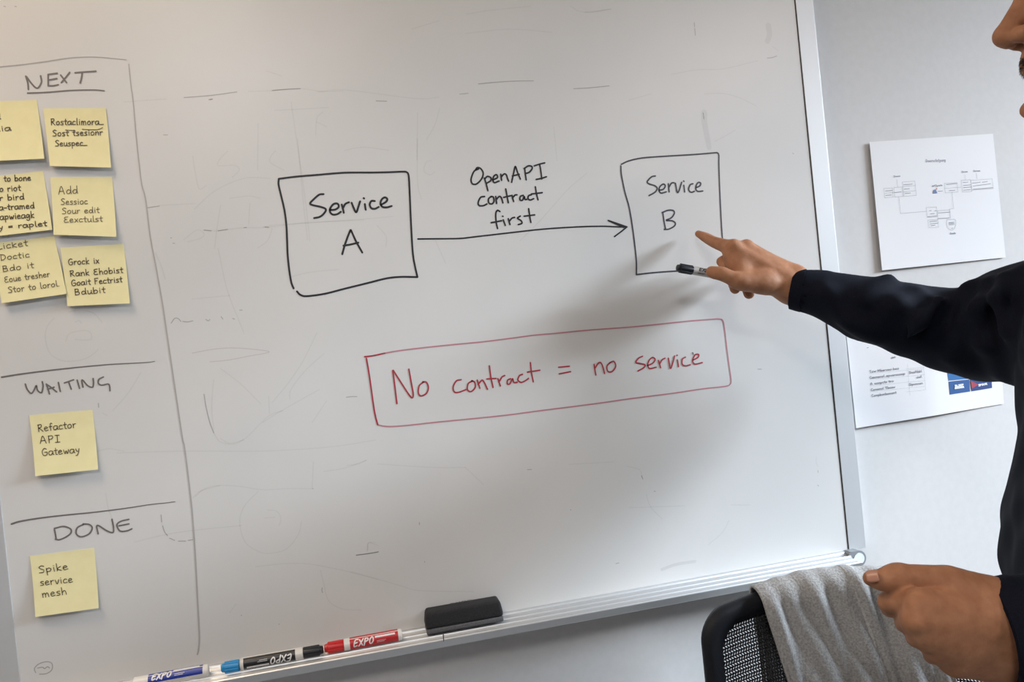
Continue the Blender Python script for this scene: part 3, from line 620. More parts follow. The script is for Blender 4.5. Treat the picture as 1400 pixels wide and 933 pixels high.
for t_, a, b in (('Dovca', (170, 252), (238, 246)), ('Drvna', (898, 203), (955, 199)), ('Dorvoa', (1020, 194), (1088, 190)), ('Gvoda', (770, 858), (828, 854)), ('artTlyvorto', (580, 352), (688, 345))): tl += hand(t_, *k(a, b), 1.25)
sh.ink('printed_text', tl, .62, i_print, pg)
tl = []
for a, b in (((82, 398), (155, 393)), ((85, 445), (145, 440)), ((275, 332), (368, 325)), ((280, 378), (338, 374)), ((290, 425), (348, 420)), ((180, 415), (250, 408)), ((640, 402), (690, 398)), ((730, 330), (845, 318)), ((760, 395), (822, 390)), ((905, 308), (960, 304)), ((910, 340), (990, 333)), ((912, 362), (998, 354)), ((912, 390), (985, 384)), ((1005, 315), (1090, 305)), ((1112, 305), (1165, 298)), ((1015, 345), (1200, 322)), ((1015, 380), (1222, 362)), ((550, 608), (570, 606)), ((605, 610), (622, 608)), ((562, 642), (602, 638)), ((530, 672), (630, 662)), ((645, 632), (770, 622)), ((640, 692), (760, 685)), ((553, 725), (632, 716)), ((560, 748), (640, 740)), ((568, 768), (612, 762)), ((758, 735), (812, 730)), ((758, 745), (812, 741)), ((760, 758), (815, 753)), ((785, 795), (800, 793))):
    tl.append(k(a, b))
sh.ink('printed_text', tl, .75, i_print, pg)
sh.poly('printed_icon', k((588, 425), (590, 395), (602, 383), (618, 385), (635, 422)), i_navy, pg)
sh.poly('printed_icon', k((615, 378), (625, 368), (635, 372), (628, 384)), i_prred, pg)

sh = Sheet([(1152.5, 412), (1361, 396), (1372.6, 552.3), (1170.7, 585.8)], WALL_Y, (.003, .001, .001, .005), 1.0, fold=(.5, .003))
pg = tag(sh.mesh('printed_sheet', m_sheet, n=24), 'white printed sheet with a small table and blue tiles below the pointing arm', 'paper')
k7 = lambda *pts: [(1140+p[0]/4.665, 440+p[1]/4.665) for p in pts]
tl = []
for t_, a, b in (('Tow Mbervoo boo', (228, 326), (416, 304)), ('Cacnenol epvorocoop', (230, 364), (455, 338)), ('A conpcts tro', (234, 404), (382, 384)), ('Cononol Tbosw', (238, 442), (392, 422)), ('Conpborbonont', (242, 480), (400, 458)), ('DnsAhbl', (483, 332), (562, 322)), ('owl', (530, 362), (562, 356)), ('Dpvncon', (483, 408), (568, 398)), ('-', (213, 172), (222, 170)), ('ao', (368, 236), (395, 230))): tl += hand(t_, *k7(a, b), 1.7)
sh.ink('printed_text', tl, .72, i_print, pg)
sh.ink('table_lines', [k7((460, 302), (575, 290)), k7((225, 330), (575, 300)), k7((228, 368), (580, 338)), k7((232, 408), (580, 376)), k7((238, 446), (580, 412)), k7((462, 448), (582, 436)), k7((470, 270), (486, 470)), k7((570, 260), (586, 436))], .22, i_print2, pg)
k8 = lambda *pts: [(1240+p[0]/6.6625, 460+p[1]/6.6625) for p in pts]
sh.poly('printed_tile', k8((366, 300), (560, 280), (568, 386), (379, 405)), ink_mat('print_blue_light', (0.006, 0.12, 0.34)), pg)
sh.poly('printed_tile', k8((381, 413), (569, 393), (576, 503), (391, 531)), i_blue, pg)
sh.poly('printed_tile', k8((575, 392), (768, 365), (776, 470), (587, 501)), i_navy, pg)
sh.poly('printed_mark', k8((578, 405), (650, 440), (588, 478)), i_prred, pg, up=.0008)
sh.ink('printed_text', hand('BLSEP', *k8((436, 460), (514, 449)), 1.3)+hand('AUOCNSOR', *k8((434, 480), (518, 468)), 1.2)+hand('IPSOR', *k8((650, 455), (730, 440)), 1.3), .9, i_prwhite, pg, up=.0009)

# ------------------------------------------------------------------ pens and eraser on the tray
m_barrel = new_mat('pen_barrel_white', (0.74, 0.73, 0.70), 0.32)
m_redcap = new_mat('red_plastic', (0.58, 0.018, 0.02), 0.32); m_redlab = new_mat('red_label', (0.50, 0.018, 0.026), 0.35)
m_blkcap = new_mat('navy_black_plastic', (0.008, 0.010, 0.015), 0.4); m_blklab = new_mat('black_label', (0.012, 0.012, 0.014), 0.35)
m_blucap = new_mat('light_blue_plastic', (0.02, 0.28, 0.62), 0.35); m_blulab = new_mat('blue_label', (0.012, 0.035, 0.30), 0.35)
m_letter = new_mat('label_white', (0.80, 0.80, 0.80), 0.4)
TOCAM = lambda p: (CAM-p)/np.linalg.norm(CAM-p)
def cyl_frame(p0, p1, flip=False):
    d = (p1-p0)/np.linalg.norm(p1-p0); e = TOCAM((p0+p1)/2); e = e-d*(e@d); e /= np.linalg.norm(e)
    up = np.cross(e, d) if not flip else np.cross(e, d)
    return d, e, up
def patch(name, p0, fr, r, t0, t1, a0, a1, mat, parent):
    d, e, up = fr; n = max(6, int((a1-a0)/8)); V = []; Fc = []
    for i in range(n+1):
        a = math.radians(a0+(a1-a0)*i/n)
        for t in (t0, t1):
            for rr in (r-.0003, r): V.append(p0+d*t+(e*math.cos(a)+up*math.sin(a))*rr)
    for i in range(n):
        b = i*4; c = b+4
        Fc += [(b+1, c+1, c+3, b+3), (b, b+2, c+2, c), (b, c, c+1, b+1), (b+2, b+3, c+3, c+2)]
    Fc += [(0, 1, 3, 2), (n*4, n*4+2, n*4+3, n*4+1)]
    o = link_mesh(name, V, Fc, mat, None)
    bm = bmesh.new(); bm.from_mesh(o.data); bmesh.ops.recalc_face_normals(bm, faces=bm.faces); bm.to_mesh(o.data); bm.free()
    return o
def child(o, root):
    """a mesh built in world space becomes a part of a thing"""
    bpy.context.view_layer.update()
    o.parent = root; o.matrix_parent_inverse = root.matrix_world.inverted(); return o
def cap_prof(L, r, ridge=True):
    return [(0, r*.55), (.0008, r*.72), (.0014, r*.74), (.004, r*.80), (.0045, r*.93), (.006, r*.96), (L-.001, r*1.0), (L, r*.97)]
def ribs(p0, fr, r, t0, t1, mat, parent, n=10, name='cap_grip'):
    d, e, up = fr; bm = bmesh.new()
    for i in range(n):
        a = 2*math.pi*i/n; c = e*math.cos(a)+up*math.sin(a); s_ = np.cross(d, c)
        vs = []
        for t in (t0, t1):
            for w_, h_ in ((-.0012, -.0005), (-.0008, .0006), (.0008, .0006), (.0012, -.0005)):
                vs.append(bm.verts.new(tuple(p0+d*t+c*(r+h_)+s_*w_)))
        for j in range(4): bm.faces.new((vs[j], vs[(j+1) % 4], vs[4+(j+1) % 4], vs[4+j]))
        bm.faces.new(vs[:4]); bm.faces.new(vs[4:])
    return child(from_bm(name, bm, mat), parent)
EXPO = [[[(.95, 1.7), (.25, 1.55), (.1, .1), (.85, .22)], [(.16, .85), (.72, .95)]], [[(.08, 1.5), (.9, .1)], [(.95, 1.65), (.02, 0)]], [[(.2, 1.6), (.06, -.1)], [(.2, 1.6), (.8, 1.55), (.85, 1.1), (.15, .75)]], [[(.5, 1.7), (.1, 1.1), (.2, .3), (.55, .15), (.95, .7), (.85, 1.5), (.5, 1.7)]]]
def pen(name, label, cap_end, butt, r, capmat, labmat, lab=(.031, .088), has_cap=True, caplen=.026, arcs=((-78, 40), (52, 140)), roll=0.0, tsize=.0058, cap_r=.93):
    p0, p1 = np.array(cap_end), np.array(butt); L = np.linalg.norm(p1-p0)
    fr = cyl_frame(p0, p1); d, e, up = fr
    root = thing(name, label, 'marker', tuple(p0), 'dry-erase markers')
    start = caplen if has_cap else .012
    child(lathe('barrel', p0, p1, [(start, r*.9), (start+.0005, r), (L-.003, r), (L-.0008, r*.93), (L, r*.80)], m_barrel), root)
    if has_cap:
        c = child(lathe('cap', p0, p1, cap_prof(caplen, r*cap_r), capmat), root); ribs(p0, fr, r*cap_r*.985, .005, caplen-.0006, capmat, c)
    else:
        child(lathe('tip', p0, p1, [(0, .0018), (.004, .0034), (.0045, .0045), (.012, .0058), (.0122, r*.9)], m_barrel), root)
    rr = r+.00025
    lbs = [child(patch('label', p0, fr, rr, lab[0], lab[1], a0+roll, a1+roll, labmat, root), root) for a0, a1 in arcs]
    mp = lambda x, y: p0+d*x+(e*math.cos(math.radians(roll)+y/rr)+up*math.sin(math.radians(roll)+y/rr))*(rr+.0002)
    V = []; x = lab[0]+.0045; h = tsize
    for g in EXPO:
        for s in g: V.append([(x+(q[0]+.18*q[1])*h*.95, -.0052+q[1]*h*.92) for q in s])
        x += h*1.18
    o = ink('lettering', V, .0017, m_letter, mp, None); child(o, root); o.parent = lbs[0]; o.matrix_parent_inverse = lbs[0].matrix_world.inverted()
    # white stripe with small type beside the big word
    o = child(patch('label_stripe', p0, fr, rr+.0001, x+.002, lab[1]-.004, 12+roll, 30+roll, m_letter, root), root)
    V = [[(xx, y0) for xx in (x+.004, x+.004+l)] for y0, l in ((-.0025, .012), (-.0042, .010))]
    o = ink('lettering', V, .0005, m_letter, mp, None); child(o, root); o.parent = lbs[0]; o.matrix_parent_inverse = lbs[0].matrix_world.inverted()
    return root
R_ = .0078
ZP = TRAY_Z+R_+.0004
a_, b_ = atz(443.5, 887.2, ZP), atz(549.5, 867.6, ZP)
print('red pen', a_, b_, np.linalg.norm(a_-b_))
pen('dry_erase_marker', 'red capped dry-erase marker with a red label, left of the black eraser', a_, b_, R_, m_redcap, m_redlab, (.034, .099))
a_, b_ = atz(442, 888.5, ZP), atz(328.5, 908.8, ZP)
print('black pen', a_, b_, np.linalg.norm(a_-b_))
pen('dry_erase_marker', 'dry-erase marker with a black label and dark cap, next to the red one', a_, b_, R_, m_blkcap, m_blklab, (.036, .102), roll=24, cap_r=.9)
a_, b_ = atz(172, 937.5, ZP), atz(285.5, 916.5, ZP)
print('blue pen', a_, b_, np.linalg.norm(a_-b_))
pen('dry_erase_marker', 'uncapped marker with a dark blue label at the lower left end of the tray', b_ + (a_-b_)*1.02, b_, R_, m_blucap, m_blulab, (.030, .096), has_cap=False, roll=38, arcs=((-60, 5), (18, 80)), tsize=.005)
a_, b_ = atz(302.5, 914.3, TRAY_Z+.0075), atz(327.3, 909.8, TRAY_Z+.0075)
ct = thing('marker_cap', 'loose light blue marker cap between the blue and the black marker', 'cap', tuple(a_))
_L = float(np.linalg.norm(b_-a_))
c = child(lathe('cap_body', a_, b_, cap_prof(_L, .0072), m_blucap), ct); ribs(a_, cyl_frame(a_, b_), .0071, .005, _L-.0006, m_blucap, ct)

# eraser
m_foam = new_mat('black_foam', (0.014, 0.014, 0.016), 0.85); add_noise(m_foam, 900, (0.010, 0.010, 0.012), (0.022, 0.022, 0.025), 2, bump=.3, bdist=.0006)
m_felt = new_mat('grey_felt', (0.10, 0.10, 0.11), 0.95); add_noise(m_felt, 1500, (0.05, 0.05, 0.055), (0.16, 0.16, 0.17), 2, bump=.4, bdist=.0006)
a_, b_ = atz(583, 867.5, TRAY_Z+.001), atz(689, 849.5, TRAY_Z+.001)
print('eraser', a_, b_, np.linalg.norm(a_-b_), 'tray', TRAY_Z)
EL = float(np.linalg.norm(b_-a_)); ey = min(float(a_[1]+b_[1])/2, -.030); ED = -ey-.002
er = thing('whiteboard_eraser', 'black foam whiteboard eraser lying on the pen tray', 'eraser', ((a_[0]+b_[0])/2, ey+ED/2, TRAY_Z+.0012))
bm = bmesh.new(); bm_box(bm, -EL/2+.0005, EL/2-.0005, -ED/2+.0005, ED/2-.0005, 0, .007, .002, 2)
from_bm('felt_pad', bm, m_felt, er, True)
bm = bmesh.new(); bm_box(bm, -EL/2, EL/2, -ED/2, ED/2, .0072, .030, .0055, 4)
for v in bm.verts:
    if v.co.z > .018: f = 1-.06*(v.co.z-.018)/.012; v.co.x *= f; v.co.y *= 1-.12*(v.co.z-.018)/.012
gp = from_bm('grip', bm, m_foam, er, True)
V = hand('EXPO', (-.016, -.004), (.016, -.004), .004)
o = ink('embossed_lettering', [[(p[0], -p[1]) for p in s] for s in V], .0012, new_mat('emboss', (.006, .006, .007), .5), lambda x, y: (x, y, .0303), gp)
# dark ink drip on the tray front
p_ = at(606, 868, -.049); q_ = at(606.5, 877, -.048)
d_ = ink('ink_drip', [[(p_[0], p_[2]), (q_[0], q_[2])]], .0016, i_black, lambda x, z: (x, -.0484+(.0015 if z < BZ0-.010 else 0), z), None, 'dark ink drip on the tray front', .0009)
onboard(d_)
# ------------------------------------------------------------------ office chair with a mesh back
m_plast = new_mat('black_plastic', (0.006, 0.007, 0.011), 0.55, 0, .3); add_noise(m_plast, 700, (0.005, 0.006, 0.009), (0.009, 0.010, 0.015), 2, bump=.15, bdist=.0004)
m_mesh = new_mat('mesh_thread', (0.016, 0.016, 0.018), 0.7)
m_seatf = new_mat('black_seat_fabric', (0.015, 0.015, 0.017), 0.9); add_noise(m_seatf, 800, (0.010, 0.010, 0.011), (0.025, 0.025, 0.027), 2, bump=.3, bdist=.0006)
m_steel = new_mat('chromed_steel', (0.6, 0.6, 0.62), 0.2, 1.0)
CHY = -0.155
cl = at(957, 860, CHY); BW, BH = 0.41, 0.54
ctop = float(at(985, 823, CHY)[2])-.014            # height of the back at its corners
ROT = math.radians(-12)
BY = .235                                           # the back stands at local y = BY; its left edge is at cl
_lx, _ly = -BW/2, BY-.043
root_loc = np.array([cl[0]-(_lx*math.cos(ROT)-_ly*math.sin(ROT)), CHY-(_lx*math.sin(ROT)+_ly*math.cos(ROT)), 0])
chair = thing('office_chair', 'black mesh-back office chair below the right end of the whiteboard', 'chair', (root_loc[0], root_loc[1], 0))
chair.rotation_euler = (0, 0, ROT)
def crown(x): return .018*(1-(x/(BW/2))**2)
def dish(x, z): return BY+.002-.045*(x/(BW/2))**2+.018*((z-(ctop-BH/2))/(BH/2))**2*0
def outline(w, h, r, n=9):
    pts = []
    for cx, cz, a0 in ((w/2-r, h/2-r, 0), (-w/2+r, h/2-r, 90), (-w/2+r, -h/2+r, 180), (w/2-r, -h/2+r, 270)):
        for k in range(n+1):
            a = math.radians(a0+90*k/n); pts.append((cx+r*math.cos(a), cz+r*math.sin(a)))
    out = []
    for i in range(len(pts)):                        # even out long straight runs
        p, q = pts[i], pts[(i+1) % len(pts)]; out.append(p)
        d = math.hypot(q[0]-p[0], q[1]-p[1]); m = int(d/.03)
        for j in range(1, m): out.append((p[0]+(q[0]-p[0])*j/m, p[1]+(q[1]-p[1])*j/m))
    return out
zc = ctop-BH/2
ol = outline(BW, BH, .038)
def inner_pt(p):                                     # border of about 31 mm
    return (p[0]*(BW/2-.029)/(BW/2), p[1]*(BH/2-.027)/(BH/2))
bm = bmesh.new(); loops = []
for (f, dy) in ((0.0, 0.0), (.06, -.009), (.5, -.012), (.94, -.009), (1.0, 0.0), (.94, .009), (.5, .012), (.06, .009)):
    L = []
    for p in ol:
        q = inner_pt(p); x = p[0]+(q[0]-p[0])*f; z = p[1]+(q[1]-p[1])*f
        L.append(bm.verts.new((x, dish(x, z)+dy, zc+z+crown(x)*(z/(BH/2)+1)/2)))
    loops.append(L)
n = len(ol)
for a in range(8):
    A, B = loops[a], loops[(a+1) % 8]
    for i in range(n): bm.faces.new((A[i], A[(i+1) % n], B[(i+1) % n], B[i]))
from_bm('back_frame', bm, m_plast, chair, True)
# woven mesh: real threads
bm = bmesh.new(); NX, NZ = 92, 108; W2, H2 = BW/2-.026, BH/2-.026
vs = []
for j in range(NZ+1):
    for i in range(NX+1):
        x = -W2+2*W2*i/NX; z = -H2+2*H2*j/NZ
        x += .0011*(1 if j % 2 else -1)
        vs.append(bm.verts.new((x, dish(x, z), zc+z+crown(x)*(z/(BH/2)+1)/2)))
for j in range(NZ):
    for i in range(NX):
        k_ = j*(NX+1)+i; bm.faces.new((vs[k_], vs[k_+1], vs[k_+NX+2], vs[k_+NX+1]))
mo = from_bm('back_mesh', bm, m_mesh, chair)
w_ = mo.modifiers.new('threads', 'WIREFRAME'); w_.thickness = .0029; w_.use_even_offset = False; w_.use_boundary = True
# support, seat, column, base
bm = bmesh.new(); bm_box(bm, -.035, .035, BY+.0135, BY+.035, .46, zc-.02, .006)
bm_box(bm, -.06, .06, BY+.0125, BY+.03, zc-.10, zc+.02, .006); bm_box(bm, -.035, .035, -.05, BY+.035, .425, .455, .006)
from_bm('back_support', bm, m_plast, chair)
bm = bmesh.new(); bm_box(bm, -.20, .20, -.22, .185, .457, .53, .03, 4)
for v in bm.verts:
    if v.co.z > .5: v.co.z -= .012*math.exp(-((v.co.x/.15)**2+(v.co.y/.15)**2))
from_bm('seat', bm, m_seatf, chair, True)
lathe('gas_column', (0, 0, .12), (0, 0, .425), [(0, .026), (.16, .026), (.161, .016), (.305, .016)], m_steel, chair)
bm = bmesh.new()
for k_ in range(5):
    a = 2*math.pi*k_/5+.45; c, s_ = math.cos(a), math.sin(a)
    sec = [(.02, .028, .145, .10), (.13, .022, .130, .095), (.255, .016, .105, .085)]
    pv = None
    for r_, w, zt, zb in sec:
        q = [bm.verts.new((c*r_-s_*o_, s_*r_+c*o_, z)) for o_, z in ((-w, zb), (w, zb), (w*.7, zt), (-w*.7, zt))]
        if pv:
            for j in range(4): bm.faces.new((pv[j], pv[(j+1) % 4], q[(j+1) % 4], q[j]))
        else: bm.faces.new(q)
        pv = q
    bm.faces.new(pv)
from_bm('star_base', bm, m_plast, chair)
for k_ in range(5):
    a = 2*math.pi*k_/5+.45; c, s_ = math.cos(a)*.25, math.sin(a)*.25
    co = lathe('caster', (c-.0, s_, .028), (c+math.cos(a+1.57)*.05, s_+math.sin(a+1.57)*.05, .028), [(-.024, .024), (-.022, .028), (-.004, .028), (-.003, .02), (.003, .02), (.004, .028), (.022, .028), (.024, .024)], m_plast, chair)
    lathe('caster_stem', (c, s_, .045), (c, s_, .10), [(0, .006), (.055, .006)], m_steel, co)

# ------------------------------------------------------------------ grey garment hung over the chair back
m_cloth = new_mat('grey_jersey', (0.40, 0.39, 0.38), 0.95)
_n = add_noise(m_cloth, 380, (0.25, 0.246, 0.243), (0.48, 0.475, 0.47), 5, bump=.6, bdist=.0018, lo=.28, hi=.74)
m_seamf = new_mat('grey_seam', (0.45,.44,.43), .95); add_noise(m_seamf, 380, (0.36, 0.353, 0.345), (0.54, 0.53, 0.52), 4, bump=.6, bdist=.0015)
bpy.context.view_layer.update()
CM = chair.matrix_world.copy(); CI = CM.inverted()
def chair_local(px, py, Y):
    p = CI @ Vector(at(px, py, Y)); return p
xl = chair_local(1039, 800, CHY-.02).x; xr = chair_local(1236, 790, CHY-.02).x
FOLDS = [(.045, .020, .009), (.19, .05, .008), (.34, .035, .006), (.47, .06, .005), (.635, .030, .009), (.80, .045, .007), (.93, .03, .009)]
def cloth_pt(s, t, off=0.0):
    """t < 0: behind the back, t > 0: in front; metres of cloth from the top edge"""
    bulge = .012
    sh_ = .20*max(t, 0)+.05*min(t, 0)*-1
    spread = 1+.22*max(0, t)
    x = xl+(xr-xl)*(.0+s*spread)+sh_
    h = sum(a*math.exp(-((s-c-.02*math.sin(9*t+c*20))/w)**2) for c, w, a in FOLDS)*.62*(.35+.65*min(1, abs(t)/.06))
    h += .0025*math.sin(23*s+14*t)+.002*math.sin(41*s-30*t+1)
    r = .020
    arc = math.pi*r/2
    topz = ctop+crown(min(max(x, -BW/2), BW/2))+.0065
    topz += .004*math.sin(math.pi*min(1, max(0, s*1.15)))
    by = dish(min(max(x, -BW/2), BW/2), 0)
    if abs(t) < arc:
        a = t/r; y = -math.sin(a)*(r+h*.6+off); z = topz-r+math.cos(a)*(r+h*.25+off)
    else:
        y = -math.copysign(r+h+off, t); z = topz-r-(abs(t)-arc)
        if t > 0: y -= .010*min(1, (t-arc)/.2)
    return Vector((x, by+y, z))
NS, NT = 90, 110; T0, T1 = -.26, .36
V = [cloth_pt(i/NS, T0+(T1-T0)*j/NT+(.012*math.sin(i/NS*9) if j in (0, NT) else 0)) for j in range(NT+1) for i in range(NS+1)]
Fc = [(j*(NS+1)+i, j*(NS+1)+i+1, (j+1)*(NS+1)+i+1, (j+1)*(NS+1)+i) for j in range(NT) for i in range(NS)]
gar = link_mesh('draped_garment', [CM @ v for v in V], Fc, m_cloth, None, True)
tag(gar, 'heather grey knitted garment draped over the back of the office chair', 'garment')
so = gar.modifiers.new('thickness', 'SOLIDIFY'); so.thickness = .003; so.offset = -1
def band(name, s0, s1, t0, t1, off, mat):
    V = []; n = 60
    for j in range(n+1):
        t = t0+(t1-t0)*j/n
        for s in (s0, s0+.006, (s0+s1)/2, s1-.006, s1):
            o_ = off+(.0022 if s in (s0+.006, s1-.006) else 0)-(.002 if s in (s0, s1) else 0)
            V.append(CM @ cloth_pt(s, t, o_))
    Fc = [(j*5+i, j*5+i+1, j*5+i+6, j*5+i+5) for j in range(n) for i in range(4)]
    o = link_mesh(name, V, Fc, mat, gar, True)
    return o
band('seam_band', .585, .665, -.02, .355, .0012, m_seamf)
band('seam_band', .86, .885, .0, .355, .0012, m_seamf)
# ------------------------------------------------------------------ the person: signed-distance modelling
f32 = np.float32
def seg(P, a, b, ra, rb):
    a = np.asarray(a, f32); b = np.asarray(b, f32); ab = b-a
    l2 = max(float(ab@ab), 1e-12)
    X = P-a
    t = np.clip((X@ab)/f32(l2), 0, 1)
    X = X-t[..., None]*ab
    return np.sqrt((X*X).sum(-1))-(f32(ra)+t*f32(rb-ra))
def ell(P, c, r, R=None):
    X = P-np.asarray(c, f32)
    if R is not None: X = X@np.asarray(R, f32)
    r = np.asarray(r, f32); k = np.sqrt(((X/r)**2).sum(-1)); k2 = np.sqrt(((X/(r*r))**2).sum(-1))+1e-9
    return k*(k-1)/k2
def smin(a, b, k):
    h = np.maximum(f32(k)-np.abs(a-b), 0)/f32(k)
    return np.minimum(a, b)-h*h*f32(k*.25)
def smax(a, b, k): return -smin(-a, -b, k)
def nets(fn, lo, hi, h):
    lo = np.asarray(lo, float); hi = np.asarray(hi, float)
    n = np.ceil((hi-lo)/h).astype(int)+1
    ax = [(lo[i]+h*np.arange(n[i])).astype(f32) for i in range(3)]
    D = np.empty(n, f32)
    step = max(1, int(600000/(n[1]*n[2])))
    for i in range(0, n[0], step):
        g = np.stack(np.meshgrid(ax[0][i:i+step], ax[1], ax[2], indexing='ij'), -1)
        D[i:i+step] = fn(g)
    D[0] = D[-1] = 1; D[:, 0] = D[:, -1] = 1; D[:, :, 0] = D[:, :, -1] = 1
    ins = D < 0
    cs = [(a, b, c) for a in (0, 1) for b in (0, 1) for c in (0, 1)]
    m = n-1
    sl = lambda o, A: A[o[0]:o[0]+m[0], o[1]:o[1]+m[1], o[2]:o[2]+m[2]]
    cnt = sum(sl(o, ins).astype(np.int8) for o in cs)
    act = (cnt > 0) & (cnt < 8)
    idx = np.full(m, -1, int); I = np.argwhere(act); idx[act] = np.arange(len(I))
    acc = np.zeros((len(I), 3)); num = np.zeros(len(I))
    val = {o: D[I[:, 0]+o[0], I[:, 1]+o[1], I[:, 2]+o[2]].astype(float) for o in cs}
    for a in cs:
        for b in cs:
            if sum(b)-sum(a) == 1 and all(y >= x for x, y in zip(a, b)):
                va, vb = val[a], val[b]; cr = (va < 0) != (vb < 0)
                t = np.where(cr, va/np.where(cr, va-vb, 1), 0)
                acc[cr] += (np.array(a)+t[:, None]*(np.array(b)-np.array(a)))[cr]; num[cr] += 1
    V = lo+h*(I+acc/num[:, None])
    Fs = []
    for axx in range(3):
        u, w = [(1, 2), (2, 0), (0, 1)][axx]
        o = [0, 0, 0]; o[axx] = 1
        A = ins[tuple(slice(0, n[i]-o[i]) for i in range(3))]; B = ins[tuple(slice(o[i], n[i]) for i in range(3))]
        E = np.argwhere(A != B)
        E = E[(E[:, u] > 0) & (E[:, w] > 0) & (E[:, u] < n[u]-1) & (E[:, w] < n[w]-1)]
        s = A[E[:, 0], E[:, 1], E[:, 2]]
        def cell(du, dw):
            q = E.copy(); q[:, u] += du; q[:, w] += dw; return idx[q[:, 0], q[:, 1], q[:, 2]]
        Q = np.stack([cell(-1, -1), cell(0, -1), cell(0, 0), cell(-1, 0)], 1)
        Q[~s] = Q[~s][:, ::-1]
        Fs.append(Q)
    return V, np.concatenate(Fs)
def sdf_mesh(name, fn, lo, hi, h, mat, parent=None, relax=2):
    V, Q = nets(fn, lo, hi, h)
    if relax:                                          # light Laplacian relaxation
        for _ in range(relax):
            S = np.zeros_like(V); N = np.zeros(len(V))
            for i in range(4):
                for j in ((i+1) % 4, (i-1) % 4):
                    np.add.at(S, Q[:, i], V[Q[:, j]]); np.add.at(N, Q[:, i], 1)
            V = V*.5+.5*S/N[:, None]
    return link_mesh(name, V, Q.tolist(), mat, parent, True)
def chain(P, d, pts, k, sub=0):
    """smooth-union a chain of (point, radius)"""
    c = None
    if sub:                                            # round the joints off
        q = smooth_path([np.append(p, r) for p, r in pts], 1.0/sub)
        pts = [(v[:3], float(v[3])) for v in q]
    for (a, ra), (b, rb) in zip(pts[:-1], pts[1:]):
        e = seg(P, a, b, ra, rb); c = e if c is None else np.minimum(c, e)
    return c if d is None else smin(d, c, k)
Zr = lambda x, y, Y: at(900+x/5.6, 280+y/5.6, Y)
Zl = lambda x, y, Y: at(1150+x/4.38, 720+y/4.38, Y)
rr = lambda z: z/5200.0; rl = lambda z: z/6050.0

m_skin = bpy.data.materials.new('skin'); m_skin.use_nodes = True
_b = m_skin.node_tree.nodes['Principled BSDF']
_b.inputs['Base Color'].default_value = (0.36, 0.17, 0.09, 1); _b.inputs['Roughness'].default_value = .62; _b.inputs['Specular IOR Level'].default_value = .22
_b.inputs['Subsurface Weight'].default_value = .12; _b.inputs['Subsurface Radius'].default_value = (.008, .003, .0015); _b.inputs['Subsurface Scale'].default_value = .4
add_noise(m_skin, 85, (0.33, 0.148, 0.078), (0.42, 0.205, 0.112), 8, bump=.5, bdist=.0016, lo=.30, hi=.70)
m_nail = new_mat('nail', (0.46, 0.23, 0.16), .3)
m_knit = new_mat('navy_sweater_fabric', (0.006, 0.008, 0.016), 0.85, 0, 0.12)
add_noise(m_knit, 900, (0.0035, 0.0045, 0.0095), (0.0065, 0.0085, 0.017), 3, bump=.25, bdist=.0006)
m_knit.node_tree.nodes['Principled BSDF'].inputs['Sheen Weight'].default_value = 0
m_trous = new_mat('dark_trousers', (0.02, 0.021, 0.026), .9); add_noise(m_trous, 900, (0.015, 0.016, 0.02), (0.03, 0.031, 0.036), 2, bump=.2, bdist=.0005)
m_shoe = new_mat('dark_shoe', (0.02, 0.018, 0.017), .5); m_sole = new_mat('shoe_sole', (0.5, 0.5, 0.48), .8)
m_hair = new_mat('dark_hair', (0.012, 0.008, 0.006), .55)
m_eye = new_mat('eye_white', (0.42, 0.40, 0.38), .25); m_iris = new_mat('iris', (0.03, 0.018, 0.01), .15)

# body frame: c = trunk axis, FD = the way the chest faces, RD = towards the right shoulder
TC = np.array([0.812, -0.485, 0.0]); FD = np.array([-.80, .60, 0]); RD = np.array([.60, .80, 0])
UZ = np.array([0, 0, 1.0])
def B(f, r, z): return TC+FD*f+RD*r+UZ*z

